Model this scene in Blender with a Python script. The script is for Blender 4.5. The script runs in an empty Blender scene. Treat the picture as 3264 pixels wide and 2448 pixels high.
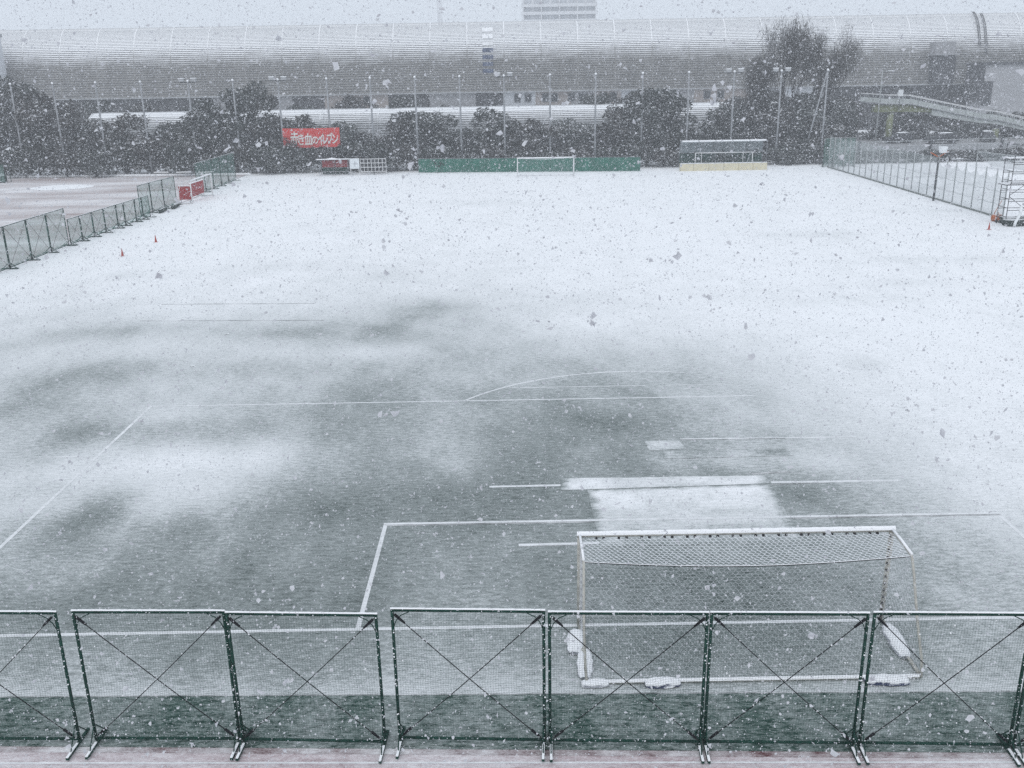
import bpy, math, random
import numpy as np
from mathutils import Vector, Matrix
PI = math.pi
scene = bpy.context.scene
COL = scene.collection

# ------------------------------------------------------------------ camera
CAM = Vector((-5.344, -19.560, 12.694))
def set_camera():
    yaw, pit, rol = 0.001414, 0.320675, -0.017357
    fwd = Vector((math.sin(yaw)*math.cos(pit), math.cos(yaw)*math.cos(pit), -math.sin(pit)))
    right = Vector((math.cos(yaw), -math.sin(yaw), 0)); up = right.cross(fwd)
    r = right*math.cos(rol) + up*math.sin(rol); u = up*math.cos(rol) - right*math.sin(rol)
    cd = bpy.data.cameras.new('camera'); cam = bpy.data.objects.new('camera', cd); COL.objects.link(cam)
    m = Matrix((r, u, -fwd)).transposed().to_4x4(); m.translation = CAM
    cam.matrix_world = m
    cd.sensor_width = 36; cd.lens = 36*2965.2/3264; cd.clip_start = 0.1; cd.clip_end = 5000
    scene.camera = cam
    return fwd, r, u
FWD, RIGHT, UP = set_camera()

# ------------------------------------------------------------------ sky, sun, exposure
SUN_EL, SUN_AZ = math.radians(52), math.radians(200)
def set_light():
    w = bpy.data.worlds.new('World'); scene.world = w; w.use_nodes = True
    nt = w.node_tree; bg = nt.nodes['Background']
    sky = nt.nodes.new('ShaderNodeTexSky'); sky.sky_type = 'NISHITA'; sky.sun_disc = False
    sky.sun_elevation = SUN_EL; sky.sun_rotation = SUN_AZ; sky.dust_density = 4.0; sky.air_density = 1.0; sky.ozone_density = 1.0
    hs = nt.nodes.new('ShaderNodeHueSaturation'); hs.inputs['Saturation'].default_value = 0.12
    mx = nt.nodes.new('ShaderNodeMix'); mx.data_type = 'RGBA'; mx.inputs[0].default_value = 0.86
    nt.links.new(sky.outputs[0], hs.inputs['Color']); nt.links.new(hs.outputs[0], mx.inputs[6])
    mx.inputs[7].default_value = (5.65, 6.25, 7.0, 1)          # an even layer of snow cloud
    nt.links.new(mx.outputs[2], bg.inputs['Color']); bg.inputs['Strength'].default_value = 0.10
    sd = bpy.data.lights.new('sun', 'SUN'); sd.energy = 0.5; sd.angle = math.radians(60); sd.color = (1.0, 0.97, 0.93)
    so = bpy.data.objects.new('sun', sd); COL.objects.link(so)
    d = Vector((math.sin(SUN_AZ)*math.cos(SUN_EL), math.cos(SUN_AZ)*math.cos(SUN_EL), math.sin(SUN_EL)))
    so.rotation_euler = d.to_track_quat('Z', 'Y').to_euler()
    vs = scene.view_settings; vs.view_transform = 'Standard'; vs.look = 'None'; vs.gamma = 1; vs.exposure = 0.46
    c = scene.cycles; c.use_denoising = False; c.max_bounces = 6; c.volume_bounces = 1; c.transparent_max_bounces = 24
    c.diffuse_bounces = 3; c.use_adaptive_sampling = False; c.caustics_reflective = False; c.caustics_refractive = False
set_light()
random.seed(11); RNG = np.random.default_rng(5)

# ------------------------------------------------------------------ materials
def srgb(h): return tuple(((v/255)/12.92 if v/255 <= 0.04045 else ((v/255+0.055)/1.055)**2.4) for v in h)
class N:                                                      # small node helper
    def __init__(s, name):
        s.m = bpy.data.materials.new(name); s.m.use_nodes = True; s.t = s.m.node_tree
        s.b = s.t.nodes['Principled BSDF']; s.out = s.t.nodes['Material Output']
    def n(s, typ, **kw):
        nd = s.t.nodes.new('ShaderNode'+typ)
        for k, v in kw.items():
            if k in nd.inputs: nd.inputs[k].default_value = v
            else: setattr(nd, k, v)
        return nd
    def l(s, a, b): s.t.links.new(a, b)
    def coord(s, scale=(1, 1, 1), kind='Object'):
        tc = s.n('TexCoord'); mp = s.n('Mapping'); mp.inputs['Scale'].default_value = scale
        s.l(tc.outputs[kind], mp.inputs['Vector']); return mp.outputs[0]
    def noise(s, scale, detail=3, vec=None, rough=0.55):
        nd = s.n('TexNoise', Scale=scale, Detail=detail, Roughness=rough)
        if vec is not None: s.l(vec, nd.inputs['Vector'])
        return nd.outputs[0]
    def ramp(s, val, a, b, lo=0.0, hi=1.0):
        r = s.n('MapRange'); r.inputs[1].default_value = a; r.inputs[2].default_value = b; r.inputs[3].default_value = lo; r.inputs[4].default_value = hi
        s.l(val, r.inputs[0]); return r.outputs[0]
    def mix(s, fac, a, b):
        m = s.n('Mix', data_type='RGBA')
        if isinstance(fac, (int, float)): m.inputs[0].default_value = fac
        else: s.l(fac, m.inputs[0])
        for k, v in ((6, a), (7, b)):
            if isinstance(v, tuple): m.inputs[k].default_value = v[:3]+(1,)
            else: s.l(v, m.inputs[k])
        return m.outputs[2]
    def math(s, op, a, b=0.0):
        m = s.n('Math', operation=op)
        for k, v in ((0, a), (1, b)):
            if isinstance(v, (int, float)): m.inputs[k].default_value = v
            else: s.l(v, m.inputs[k])
        return m.outputs[0]
    def col(s, c):
        if isinstance(c, tuple): s.b.inputs['Base Color'].default_value = c[:3]+(1,)
        else: s.l(c, s.b.inputs['Base Color'])
    def bump(s, h, strength=0.4, dist=0.02):
        b = s.n('Bump', Strength=strength, Distance=dist); s.l(h, b.inputs['Height']); s.l(b.outputs[0], s.b.inputs['Normal'])
SNOW = (0.90, 0.91, 0.93)
def plain(name, c, rough=0.6, metal=0.0, var=0.12, scale=6.0, snow=0.0, snow_lo=0.55, snow_hi=0.95, spec=0.3):
    """painted or raw surface with patchy tone; snow: how much settles on what faces up"""
    n = N(name); v = n.noise(scale, 4, n.coord())
    f = n.ramp(v, 0.3, 0.7, 1-var, 1+var); mm = n.n('VectorMath', operation='SCALE'); mm.inputs[0].default_value = c[:3]; n.l(f, mm.inputs['Scale'])
    out = mm.outputs[0]
    if snow > 0:
        g = n.n('NewGeometry'); sx = n.n('SeparateXYZ'); n.l(g.outputs['Normal'], sx.inputs[0])
        z = n.math('ADD', sx.outputs[2], n.ramp(n.noise(scale*2.3, 3, n.coord()), 0.3, 0.7, -0.22, 0.22))
        out = n.mix(n.math('MULTIPLY', n.ramp(z, snow_lo, snow_hi), snow), out, SNOW)
    n.b.inputs['Specular IOR Level'].default_value = spec
    n.col(out); n.b.inputs['Roughness'].default_value = rough; n.b.inputs['Metallic'].default_value = metal
    return n.m
M = {}
M['snow'] = plain('snow', SNOW, 0.85, var=0.03, scale=3)
M['dark_green'] = plain('dark_green_paint', (0.008, 0.042, 0.032), 0.5, var=0.4, scale=9, spec=0.12)
M['green_net'] = plain('green_net_cord', (0.022, 0.062, 0.052), 0.9, var=0.3, spec=0.05)
M['cable'] = plain('black_cable', (0.010, 0.011, 0.014), 0.6, var=0.3, spec=0.1)
M['white_paint'] = plain('chalky_white_paint', (0.72, 0.72, 0.72), 0.5, var=0.12, scale=5)
M['goal_paint'] = plain('weathered_goal_paint', (0.46, 0.45, 0.41), 0.5, var=0.25, scale=7)
M['clip'] = plain('dark_clip', (0.03, 0.03, 0.035), 0.5)
M['white_cord'] = plain('white_net_cord', (0.68, 0.70, 0.73), 0.8)
M['snow_cord'] = plain('snow_laden_net_cord', (0.8, 0.82, 0.85), 0.85, var=0.04)
M['steel'] = plain('galvanised_steel', (0.20, 0.21, 0.23), 0.6, 0.0, snow=0.8)
M['pole'] = plain('grey_pole_paint', (0.27, 0.28, 0.295), 0.6, var=0.3, scale=1.5)
M['pale_post'] = plain('pale_steel_post', (0.32, 0.34, 0.34), 0.6, 0.0, snow=0.5)
M['scaffold'] = plain('scaffold_tube', (0.05, 0.05, 0.055), 0.7, var=0.4, scale=3, spec=0.1)
M['dark_steel'] = plain('dark_steel', (0.05, 0.055, 0.06), 0.5, 0.2, snow=0.85)
M['red_board'] = plain('red_board', (0.30, 0.018, 0.022), 0.6, var=0.25)
M['banner'] = plain('red_banner_cloth', (0.55, 0.045, 0.04), 0.8, var=0.15, scale=1.2)
M['letter'] = plain('banner_lettering', (0.70, 0.70, 0.66), 0.8)
M['screen'] = plain('green_screen_cloth', (0.014, 0.12, 0.085), 0.8, var=0.22, scale=0.8)
M['cream'] = plain('cream_mat', (0.62, 0.57, 0.42), 0.7, var=0.10, scale=1.2, snow=0.9)
M['cone'] = plain('orange_red_plastic', (0.36, 0.06, 0.045), 0.6, snow=0.8, snow_lo=0.3)
M['bark'] = plain('bark', (0.035, 0.03, 0.03), 0.9, var=0.4, snow=0.5)
M['navy'] = plain('navy_bag', (0.06, 0.07, 0.14), 0.8, snow=1.0, snow_lo=0.2, snow_hi=0.5)
M['pale_bag'] = plain('pale_bag', (0.45, 0.46, 0.5), 0.8, snow=1.0, snow_lo=0.3, snow_hi=0.6)
M['concrete'] = plain('concrete', (0.30, 0.31, 0.32), 0.85, var=0.15, scale=0.6, snow=0.8)
M['girder'] = plain('yellow_green_girder', (0.17, 0.19, 0.09), 0.6, var=0.2, scale=0.8, snow=0.8)
M['rail_panel'] = plain('pale_bridge_panel', (0.42, 0.45, 0.44), 0.6, var=0.15, scale=0.8, snow=0.9)
M['black_mat'] = plain('dark_green_mat', (0.018, 0.035, 0.03), 0.8, var=0.5, scale=4, snow=0.75, snow_lo=0.7)
M['orange'] = plain('rusty_orange', (0.42, 0.12, 0.04), 0.7, var=0.4, snow=0.6)
M['car'] = plain('dark_car_paint', (0.04, 0.042, 0.048), 0.4, 0.0, var=0.3)
M['glass_dark'] = plain('dark_window_glass', (0.025, 0.03, 0.035), 0.15)
M['rubber'] = plain('black_rubber', (0.02, 0.02, 0.02), 0.8)
M['recess'] = plain('groove_shade_and_ladder_grey', (0.10, 0.10, 0.105), 0.9)  # dark grey paints the shade in the cladding grooves; roof ladders share it
M['recess_snow'] = plain('half_snowed_joint', (0.55, 0.56, 0.57), 0.9)
M['band_beige'] = plain('beige_wall', (0.34, 0.30, 0.28), 0.85, var=0.12, scale=0.2)
M['band_grey'] = plain('grey_wall', (0.30, 0.30, 0.31), 0.85, var=0.12, scale=0.2)
M['band_dark'] = plain('dark_wall', (0.035, 0.035, 0.04), 0.85, var=0.25, scale=0.3)
M['band_pale'] = plain('pale_wall', (0.55, 0.57, 0.6), 0.85, var=0.08, scale=0.2)
M['blue_panel'] = plain('dark_blue_panel', (0.03, 0.05, 0.11), 0.4, var=0.3, scale=0.8)
M['tower_wall'] = plain('haze_paled_tower_wall', (0.62, 0.63, 0.65), 0.85, var=0.06, scale=0.1)  # wall colour made paler to carry the distance haze
M['tower_glass'] = plain('haze_paled_tower_window', (0.45, 0.47, 0.50), 0.5)  # windows lightened as well, haze put into their colour
M['asphalt'] = plain('wet_asphalt', (0.05,0.05,0.053), 0.8, var=0.2, scale=0.5, snow=0.25)
M['lamp_head'] = plain('grey_lamp_head', (0.34, 0.35, 0.36), 0.6)
M['grey_board'] = plain('wet_grey_board', (0.16, 0.18, 0.17), 0.8, var=0.3, snow=0.6)
M['sign'] = plain('white_sign', (0.75, 0.77, 0.78), 0.6)
M['clock'] = plain('clock_board', (0.74, 0.78, 0.80), 0.6, var=0.05)

def cladding(name, base, lo, hi):
    n = N(name); g = n.n('NewGeometry'); sx = n.n('SeparateXYZ'); n.l(g.outputs['Normal'], sx.inputs[0])
    v = n.noise(0.35, 5, n.coord((1, 1, 1))); streak = n.noise(1.0, 4, n.coord((0.25, 2.0, 2.0)))
    z = n.math('ADD', sx.outputs[2], n.ramp(v, 0.3, 0.7, -0.025, 0.025)); z = n.math('ADD', z, n.ramp(streak, 0.3, 0.7, -0.03, 0.03))
    f = n.ramp(z, lo, hi); c = n.mix(n.ramp(n.noise(1.0, 4, n.coord((0.5, 0.12, 0.06))), 0.3, 0.7), tuple(x*0.78 for x in base), tuple(x*1.22 for x in base))
    n.col(n.mix(f, c, SNOW)); n.b.inputs['Roughness'].default_value = 0.6
    return n.m
M['cladding'] = cladding('ribbed_metal_cladding', (0.165, 0.160, 0.150), 0.31, 0.47)
M['shed_roof'] = cladding('ribbed_shed_roof', (0.24, 0.25, 0.26), 0.55, 0.9)

def foliage(name, a, b, snow):
    n = N(name); at = n.n('Attribute', attribute_name='tone'); g = n.n('NewGeometry'); sx = n.n('SeparateXYZ'); n.l(g.outputs['Normal'], sx.inputs[0])
    c = n.mix(at.outputs['Fac'], a, b)
    z = n.math('ABSOLUTE', sx.outputs[2]); z = n.math('MULTIPLY', n.ramp(z, 0.6, 0.95), snow); k = n.ramp(at.outputs['Fac'], 0.5, 0.72)
    n.col(n.mix(n.math('MULTIPLY', z, k), c, SNOW)); n.b.inputs['Roughness'].default_value = 0.75
    return n.m
M['leaf_a'] = foliage('evergreen_leaves', (0.006, 0.010, 0.009), (0.028, 0.038, 0.031), 0.8)
M['leaf_b'] = foliage('brownish_leaves', (0.009, 0.008, 0.008), (0.04, 0.035, 0.03), 0.8)
M['leaf_c'] = foliage('grey_green_leaves', (0.014, 0.02, 0.018), (0.06, 0.072, 0.064), 0.9)
M['twig'] = foliage('bare_twigs', (0.022, 0.021, 0.021), (0.07, 0.066, 0.063), 0.3)

def ground_mat(name, base_a, base_b, attr=True, cover=0.5, streak=(1.1, 0.6, 1), speck=1.0, tint=SNOW, amp=0.25):
    """turf, clay or track under snow that lies in drifts: cover comes from the 'snow' attribute or a fixed amount"""
    n = N(name); P = n.coord()
    fine = n.noise(7.0, 4, n.coord((0.45, 1.3, 1)), 0.7); grain = n.noise(26.0, 3, n.coord((0.55, 1.4, 1)), 0.7)
    drift = n.noise(0.55, 5, n.coord(streak), 0.6)
    base = n.mix(n.ramp(fine, 0.35, 0.65), base_a, base_b)
    if attr:
        a = n.n('Attribute', attribute_name='snow'); s = a.outputs['Fac']
    else:
        s = n.ramp(drift, 0.3, 0.7, cover-amp, cover+amp)
    s = n.math('ADD', s, n.ramp(drift, 0.3, 0.7, -0.05, 0.05))
    s = n.math('ADD', s, n.ramp(fine, 0.3, 0.7, -0.13*speck, 0.13*speck)); s = n.math('ADD', s, n.ramp(grain, 0.3, 0.7, -0.15*speck, 0.15*speck))
    f = n.ramp(s, 0.0, 0.93)
    if attr: n.col(n.mix(n.ramp(f, 0.42, 1.0), n.mix(n.ramp(f, 0.0, 0.58), base, (0.43, 0.460, 0.462)), tint))   # thin slush lets the turf tint through
    else: n.col(n.mix(f, base, tint))
    n.b.inputs['Roughness'].default_value = 0.9; n.b.inputs['Specular IOR Level'].default_value = 0.15
    n.bump(grain, 0.25, 0.02)
    return n.m
M['pitch'] = ground_mat('snow_dusted_turf', (0.018, 0.035, 0.030), (0.055, 0.084, 0.075))
M['margin'] = ground_mat('wet_turf_strip', (0.012, 0.040, 0.031), (0.050, 0.105, 0.086), attr=False, cover=0.15, amp=0.10)
M['clay'] = ground_mat('snow_dusted_clay', (0.14, 0.075, 0.065), (0.24, 0.14, 0.125), attr=False, cover=0.50, streak=(0.10, 0.35, 1), speck=0.5)
M['track'] = ground_mat('snow_dusted_track', (0.17, 0.055, 0.065), (0.28, 0.135, 0.15), attr=False, cover=0.50, streak=(0.3, 0.9, 1), amp=0.15)
M['line'] = ground_mat('snowy_white_line', (0.46, 0.48, 0.49), (0.60, 0.62, 0.63), attr=False, cover=0.46, amp=0.15)
M['ground'] = ground_mat('snowy_ground', (0.10, 0.11, 0.11), (0.18, 0.19, 0.19), attr=False, cover=0.92, streak=(0.1, 0.2, 1))
M['track_edge'] = ground_mat('bare_red_track_edge', (0.08, 0.02, 0.024), (0.15, 0.06, 0.065), attr=False, cover=0.4, amp=0.35)
M['seam'] = ground_mat('bare_turf_seam', (0.02, 0.028, 0.027), (0.06, 0.07, 0.068), attr=False, cover=0.42, amp=0.3)

def veil(name, c, keep):
    n = N(name); tr = n.n('BsdfTransparent'); mx = n.n('MixShader'); mx.inputs[0].default_value = 1-keep
    f = n.ramp(n.noise(2.0, 4, n.coord()), 0.3, 0.7, (1-keep)*0.75, min(1, (1-keep)*1.25)); n.l(f, mx.inputs[0])
    n.l(tr.outputs[0], mx.inputs[1]); n.l(n.b.outputs[0], mx.inputs[2]); n.l(mx.outputs[0], n.out.inputs['Surface'])
    n.col(c); n.b.inputs['Roughness'].default_value = 0.8
    return n.m
M['veil_green'] = veil('fine_green_netting', (0.12, 0.26, 0.22), 0.62)
M['veil_pale'] = veil('fine_pale_netting', (0.38, 0.42, 0.42), 0.62)
M['poly'] = veil('clouded_polycarbonate', (0.40, 0.47, 0.50), 0.55)
def flake_mat():
    n = N('falling_snow'); tl = n.n('BsdfTranslucent'); tl.inputs[0].default_value = (0.60, 0.61, 0.64, 1)
    mx = n.n('MixShader'); mx.inputs[0].default_value = 0.35
    n.l(n.b.outputs[0], mx.inputs[1]); n.l(tl.outputs[0], mx.inputs[2]); n.l(mx.outputs[0], n.out.inputs['Surface'])
    n.col((0.68, 0.69, 0.72)); n.b.inputs['Roughness'].default_value = 0.9
    return n.m
M['flake'] = flake_mat()

# ------------------------------------------------------------------ mesh helpers
class MB:
    def __init__(s): s.v = []; s.f = []; s.mi = []
    def add(s, vs, fs, mi=0):
        o = len(s.v); s.v += [tuple(p) for p in vs]; s.f += [tuple(i+o for i in f) for f in fs]; s.mi += [mi]*len(fs); return s
    def box(s, lo, hi, mi=0):
        x0, y0, z0 = lo; x1, y1, z1 = hi
        return s.add([(x0,y0,z0),(x1,y0,z0),(x1,y1,z0),(x0,y1,z0),(x0,y0,z1),(x1,y0,z1),(x1,y1,z1),(x0,y1,z1)],
                     [(3,2,1,0),(4,5,6,7),(0,1,5,4),(1,2,6,5),(2,3,7,6),(3,0,4,7)], mi)
    def bar(s, p, q, w, h, mi=0):                               # rectangular bar from p to q
        p, q = Vector(p), Vector(q); d = (q-p).normalized(); side = d.cross(Vector((0,0,1)))
        side = Vector((1,0,0)) if side.length < 1e-3 else side.normalized(); up = side.cross(d)
        vs = [e + side*(a*w/2) + up*(b*h/2) for e in (p, q) for a, b in ((-1,-1),(1,-1),(1,1),(-1,1))]
        return s.add(vs, [(3,2,1,0),(4,5,6,7),(0,1,5,4),(1,2,6,5),(2,3,7,6),(3,0,4,7)], mi)
    def tube(s, pts, r, n=8, cap=True, mi=0, r2=None):
        pts = [Vector(p) for p in pts]; m = len(pts); rings = []
        prev = None
        for i, p in enumerate(pts):
            d = (pts[min(i+1, m-1)] - pts[max(i-1, 0)]).normalized()
            if prev is None:
                a = d.cross(Vector((0,0,1)))
                if a.length < 1e-3: a = Vector((1,0,0))
            else: a = prev - d*prev.dot(d)
            a.normalize(); b = d.cross(a); prev = a
            rr = r if r2 is None else r + (r2-r)*i/(m-1)
            rings.append([p + a*(math.cos(2*PI*k/n)*rr) + b*(math.sin(2*PI*k/n)*rr) for k in range(n)])
        vs = [v for R in rings for v in R]
        fs = [(i*n+k, i*n+(k+1)%n, (i+1)*n+(k+1)%n, (i+1)*n+k) for i in range(m-1) for k in range(n)]
        if cap: fs += [tuple(range(n-1, -1, -1)), tuple((m-1)*n+k for k in range(n))]
        return s.add(vs, fs, mi)
    def poly(s, pts, z=None, mi=0):
        return s.add([(p[0], p[1], z if z is not None else p[2]) for p in pts], [tuple(range(len(pts)))], mi)
    def grid(s, P, mi=0):                                       # P[i][j] points
        a, b = len(P), len(P[0])
        return s.add([p for r in P for p in r], [(i*b+j, i*b+j+1, (i+1)*b+j+1, (i+1)*b+j) for i in range(a-1) for j in range(b-1)], mi)
    def lathe(s, prof, n=12, c=(0,0,0), mi=0):
        vs = [(c[0]+r*math.cos(2*PI*k/n), c[1]+r*math.sin(2*PI*k/n), c[2]+z) for r, z in prof for k in range(n)]
        fs = [(i*n+k, i*n+(k+1)%n, (i+1)*n+(k+1)%n, (i+1)*n+k) for i in range(len(prof)-1) for k in range(n)]
        return s.add(vs, fs, mi)
    def mesh(s, name, mats, smooth=False):
        me = bpy.data.meshes.new(name); me.from_pydata(s.v, [], s.f)
        for m in (mats if isinstance(mats, (list, tuple)) else [mats]): me.materials.append(m)
        if any(s.mi): me.polygons.foreach_set('material_index', s.mi)
        if smooth: me.polygons.foreach_set('use_smooth', [True]*len(s.f))
        me.update(); return me
def link(name, data, parent=None, loc=None, rz=0.0):
    o = bpy.data.objects.new(name, data); COL.objects.link(o); o.parent = parent
    if loc is not None: o.location = loc
    if rz: o.rotation_euler = (0, 0, rz)
    return o
def part(name, mb, mat, parent, smooth=False, loc=None, rz=0.0): return link(name, mb.mesh(name, mat, smooth), parent, loc, rz)
def tag(o, label, cat, group=None):
    o['label'] = label; o['category'] = cat
    if group: o['group'] = group
    return o
def thing(name, label, cat, loc=(0,0,0), rz=0.0, group=None): return tag(link(name, None, None, loc, rz), label, cat, group)
def structure(o): o['kind'] = 'structure'; return o
def stuff(o): o['kind'] = 'stuff'; return o
def clone(root, loc=None, rz=None, label=None, scale=None):
    def cp(o, par):
        c = o.copy(); COL.objects.link(c); c.parent = par
        for ch in [x for x in KIDS.get(o.name, [])]: cp(ch, c)
        return c
    KIDS = {}
    for o in list(root.children_recursive): KIDS.setdefault(o.parent.name, []).append(o)
    r = cp(root, None)
    if loc is not None: r.location = loc
    if rz is not None: r.rotation_euler = (0, 0, rz)
    if label: r['label'] = label
    if scale is not None: r.scale = scale
    return r
ORD = ['first','second','third','fourth','fifth','sixth','seventh','eighth','ninth','tenth','eleventh','twelfth','thirteenth','fourteenth','fifteenth','sixteenth','seventeenth','eighteenth','nineteenth','twentieth']
ORD += ['twenty-'+w for w in ORD[:9]] + ['thirtieth'] + ['thirty-'+w for w in ORD[:9]]
SNOW_MAP = [
 (-152,260.5,23,104,0.93), (-112.1,248.1,21,98,0.93), (-75.55,236.7,19.3,92.3,0.93), (-41.9,226.2,17.8,87.1,0.93), (-10.85,216.6,16.4,82.3,0.93), (17.91,207.6,15.2,78,0.93), (44.6,199.3,14.2,74,0.93),
 (69.46,191.6,13.2,70.3,0.93), (103,181.2,12,65.4,0.93), (-62.52,86.75,8.05,61.7,0.95), (-48.14,84.81,7.77,58.3,0.95), (-34.25,82.93,7.51,55.2,0.95), (-20.82,81.12,7.26,52.3,0.95), (-7.84,79.37,7.02,49.7,0.95),
 (4.72,77.68,6.79,47.3,0.95), (16.87,76.04,6.58,45,0.95), (28.65,74.45,6.37,43,0.95), (45.26,72.21,6.09,40.2,0.95), (-46.04,54.75,5.6,13.4,0.94), (-35.97,53.76,5.47,13,0.95), (-26.15,52.8,5.34,12.7,0.95),
 (-16.57,51.86,5.2,12.3,0.94), (-7.22,50.94,5.08,12,0.95), (1.91,50.05,4.97,11.7,0.96), (10.83,49.17,4.85,11.4,0.96), (19.54,48.32,4.74,11.1,0.95), (31.96,47.1,4.58,10.7,0.95), (-39.49,42.05,4.66,6.26,0.86),
 (-31.11,41.35,4.57,6.12,0.9), (-22.89,40.67,4.47,5.99,0.9), (-14.85,40,4.38,5.87,0.84), (-6.97,39.34,4.3,5.74,0.84), (0.76,38.7,4.2,5.63,0.93), (8.33,38.07,4.13,5.51,0.95), (15.75,37.45,4.04,5.4,0.94),
 (26.38,36.57,3.93,5.24,0.95), (-35.29,33.89,4.06,4.36,0.66), (-27.97,33.35,3.99,4.27,0.72), (-20.78,32.82,3.92,4.2,0.76), (-13.73,32.3,3.84,4.12,0.62), (-6.8,31.79,3.78,4.04,0.64), (0.01,31.29,3.71,3.97,0.84),
 (6.7,30.8,3.65,3.9,0.93), (13.27,30.32,3.58,3.83,0.94), (22.71,29.63,3.49,3.73,0.95), (-32.01,27.52,3.6,3.63,0.62), (-25.52,27.1,3.54,3.57,0.62), (-19.13,26.68,3.48,3.51,0.66), (-12.85,26.27,3.43,3.46,0.56),
 (-6.67,25.86,3.37,3.4,0.54), (-0.58,25.46,3.32,3.34,0.66), (5.41,25.07,3.27,3.29,0.84), (11.3,24.68,3.22,3.24,0.92), (19.79,24.12,3.15,3.17,0.94), (-29.05,21.78,3.18,3.1,0.62), (-23.3,21.44,3.14,3.05,0.58),
 (-17.64,21.11,3.09,3.01,0.6), (-12.06,20.78,3.05,2.97,0.48), (-6.55,20.46,3,2.92,0.46), (-1.12,20.14,2.96,2.88,0.48), (4.23,19.83,2.92,2.84,0.62), (9.5,19.52,2.88,2.8,0.88), (17.11,19.07,2.82,2.74,0.92),
 (-26.69,17.19,2.85,2.5,0.66), (-21.53,16.92,2.82,2.47,0.6), (-16.44,16.65,2.78,2.44,0.58), (-11.42,16.38,2.74,2.4,0.48), (-6.46,16.12,2.71,2.37,0.44), (-1.56,15.86,2.68,2.34,0.44), (3.28,15.6,2.64,2.31,0.54),
 (8.05,15.35,2.61,2.28,0.84), (14.95,14.98,2.56,2.24,0.92), (-24.76,13.45,2.59,2.06,0.6), (-20.08,13.22,2.56,2.03,0.58), (-15.46,12.99,2.52,2.01,0.6), (-10.89,12.77,2.5,1.99,0.48), (-6.38,12.55,2.47,1.97,0.44),
 (-1.92,12.34,2.44,1.94,0.42), (2.49,12.12,2.41,1.92,0.48), (6.85,11.91,2.39,1.9,0.74), (13.16,11.61,2.35,1.86,0.9), (-23.15,10.33,2.37,1.73,0.66), (-18.87,10.14,2.34,1.71,0.66), (-14.64,9.95,2.32,1.69,0.62),
 (-10.45,9.76,2.29,1.67,0.46), (-6.31,9.57,2.27,1.65,0.42), (-2.22,9.39,2.24,1.64,0.4), (1.84,9.21,2.22,1.62,0.44), (5.85,9.03,2.19,1.6,0.66), (11.66,8.77,2.16,1.57,0.86), (-21.79,7.69,2.18,1.47,0.62),
 (-17.85,7.53,2.16,1.46,0.56), (-13.95,7.36,2.13,1.44,0.48), (-10.08,7.2,2.11,1.43,0.36), (-6.26,7.05,2.1,1.41,0.34), (-2.47,6.89,2.07,1.4,0.36), (1.28,6.73,2.05,1.38,0.4), (5,6.58,2.04,1.37,0.56),
 (10.38,6.36,2.01,1.35,0.8), (-20.63,5.43,2.02,1.4,0.54), (-16.97,5.29,2,1.39,0.46), (-13.35,5.15,1.99,1.37,0.42), (-9.76,5.01,1.96,1.36,0.36), (-6.21,4.87,1.95,1.35,0.36), (-2.69,4.74,1.93,1.33,0.38),
 (0.8,4.6,1.91,1.32,0.38), (4.26,4.47,1.89,1.31,0.48), (9.28,4.28,1.87,1.29,0.68), (-19.39,3.03,1.85,1.22,0.46), (-16.04,2.91,1.84,1.21,0.42), (-12.72,2.79,1.81,1.2,0.4), (-9.42,2.67,1.8,1.18,0.36),
 (-6.16,2.56,1.79,1.18,0.4), (-2.92,2.44,1.78,1.17,0.38), (0.29,2.33,1.76,1.15,0.36), (3.47,2.21,1.74,1.15,0.44), (8.1,2.05,1.72,1.13,0.56), (-18.54,1.37,1.74,1.04,0.36), (-15.4,1.26,1.72,1.03,0.36),
 (-12.28,1.16,1.7,1.02,0.36), (-9.19,1.06,1.69,1.01,0.34), (-6.12,0.95,1.68,1,0.44), (-3.08,0.85,1.67,0.996,0.36), (-0.06,0.75,1.66,0.99,0.32), (2.93,0.65,1.64,0.981,0.4), (7.28,0.51,1.62,0.969,0.52),
 (-17.61,-0.43,1.61,1.08,0.5), (-14.69,-0.52,1.59,1.07,0.48), (-11.8,-0.61,1.58,1.06,0.46), (-8.93,-0.7,1.57,1.06,0.46), (-6.09,-0.79,1.56,1.04,0.54), (-3.26,-0.88,1.55,1.04,0.42), (-0.45,-0.97,1.53,1.03,0.36),
 (2.33,-1.06,1.53,1.03,0.42), (6.38,-1.18,1.51,1.01,0.48),
]
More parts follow.
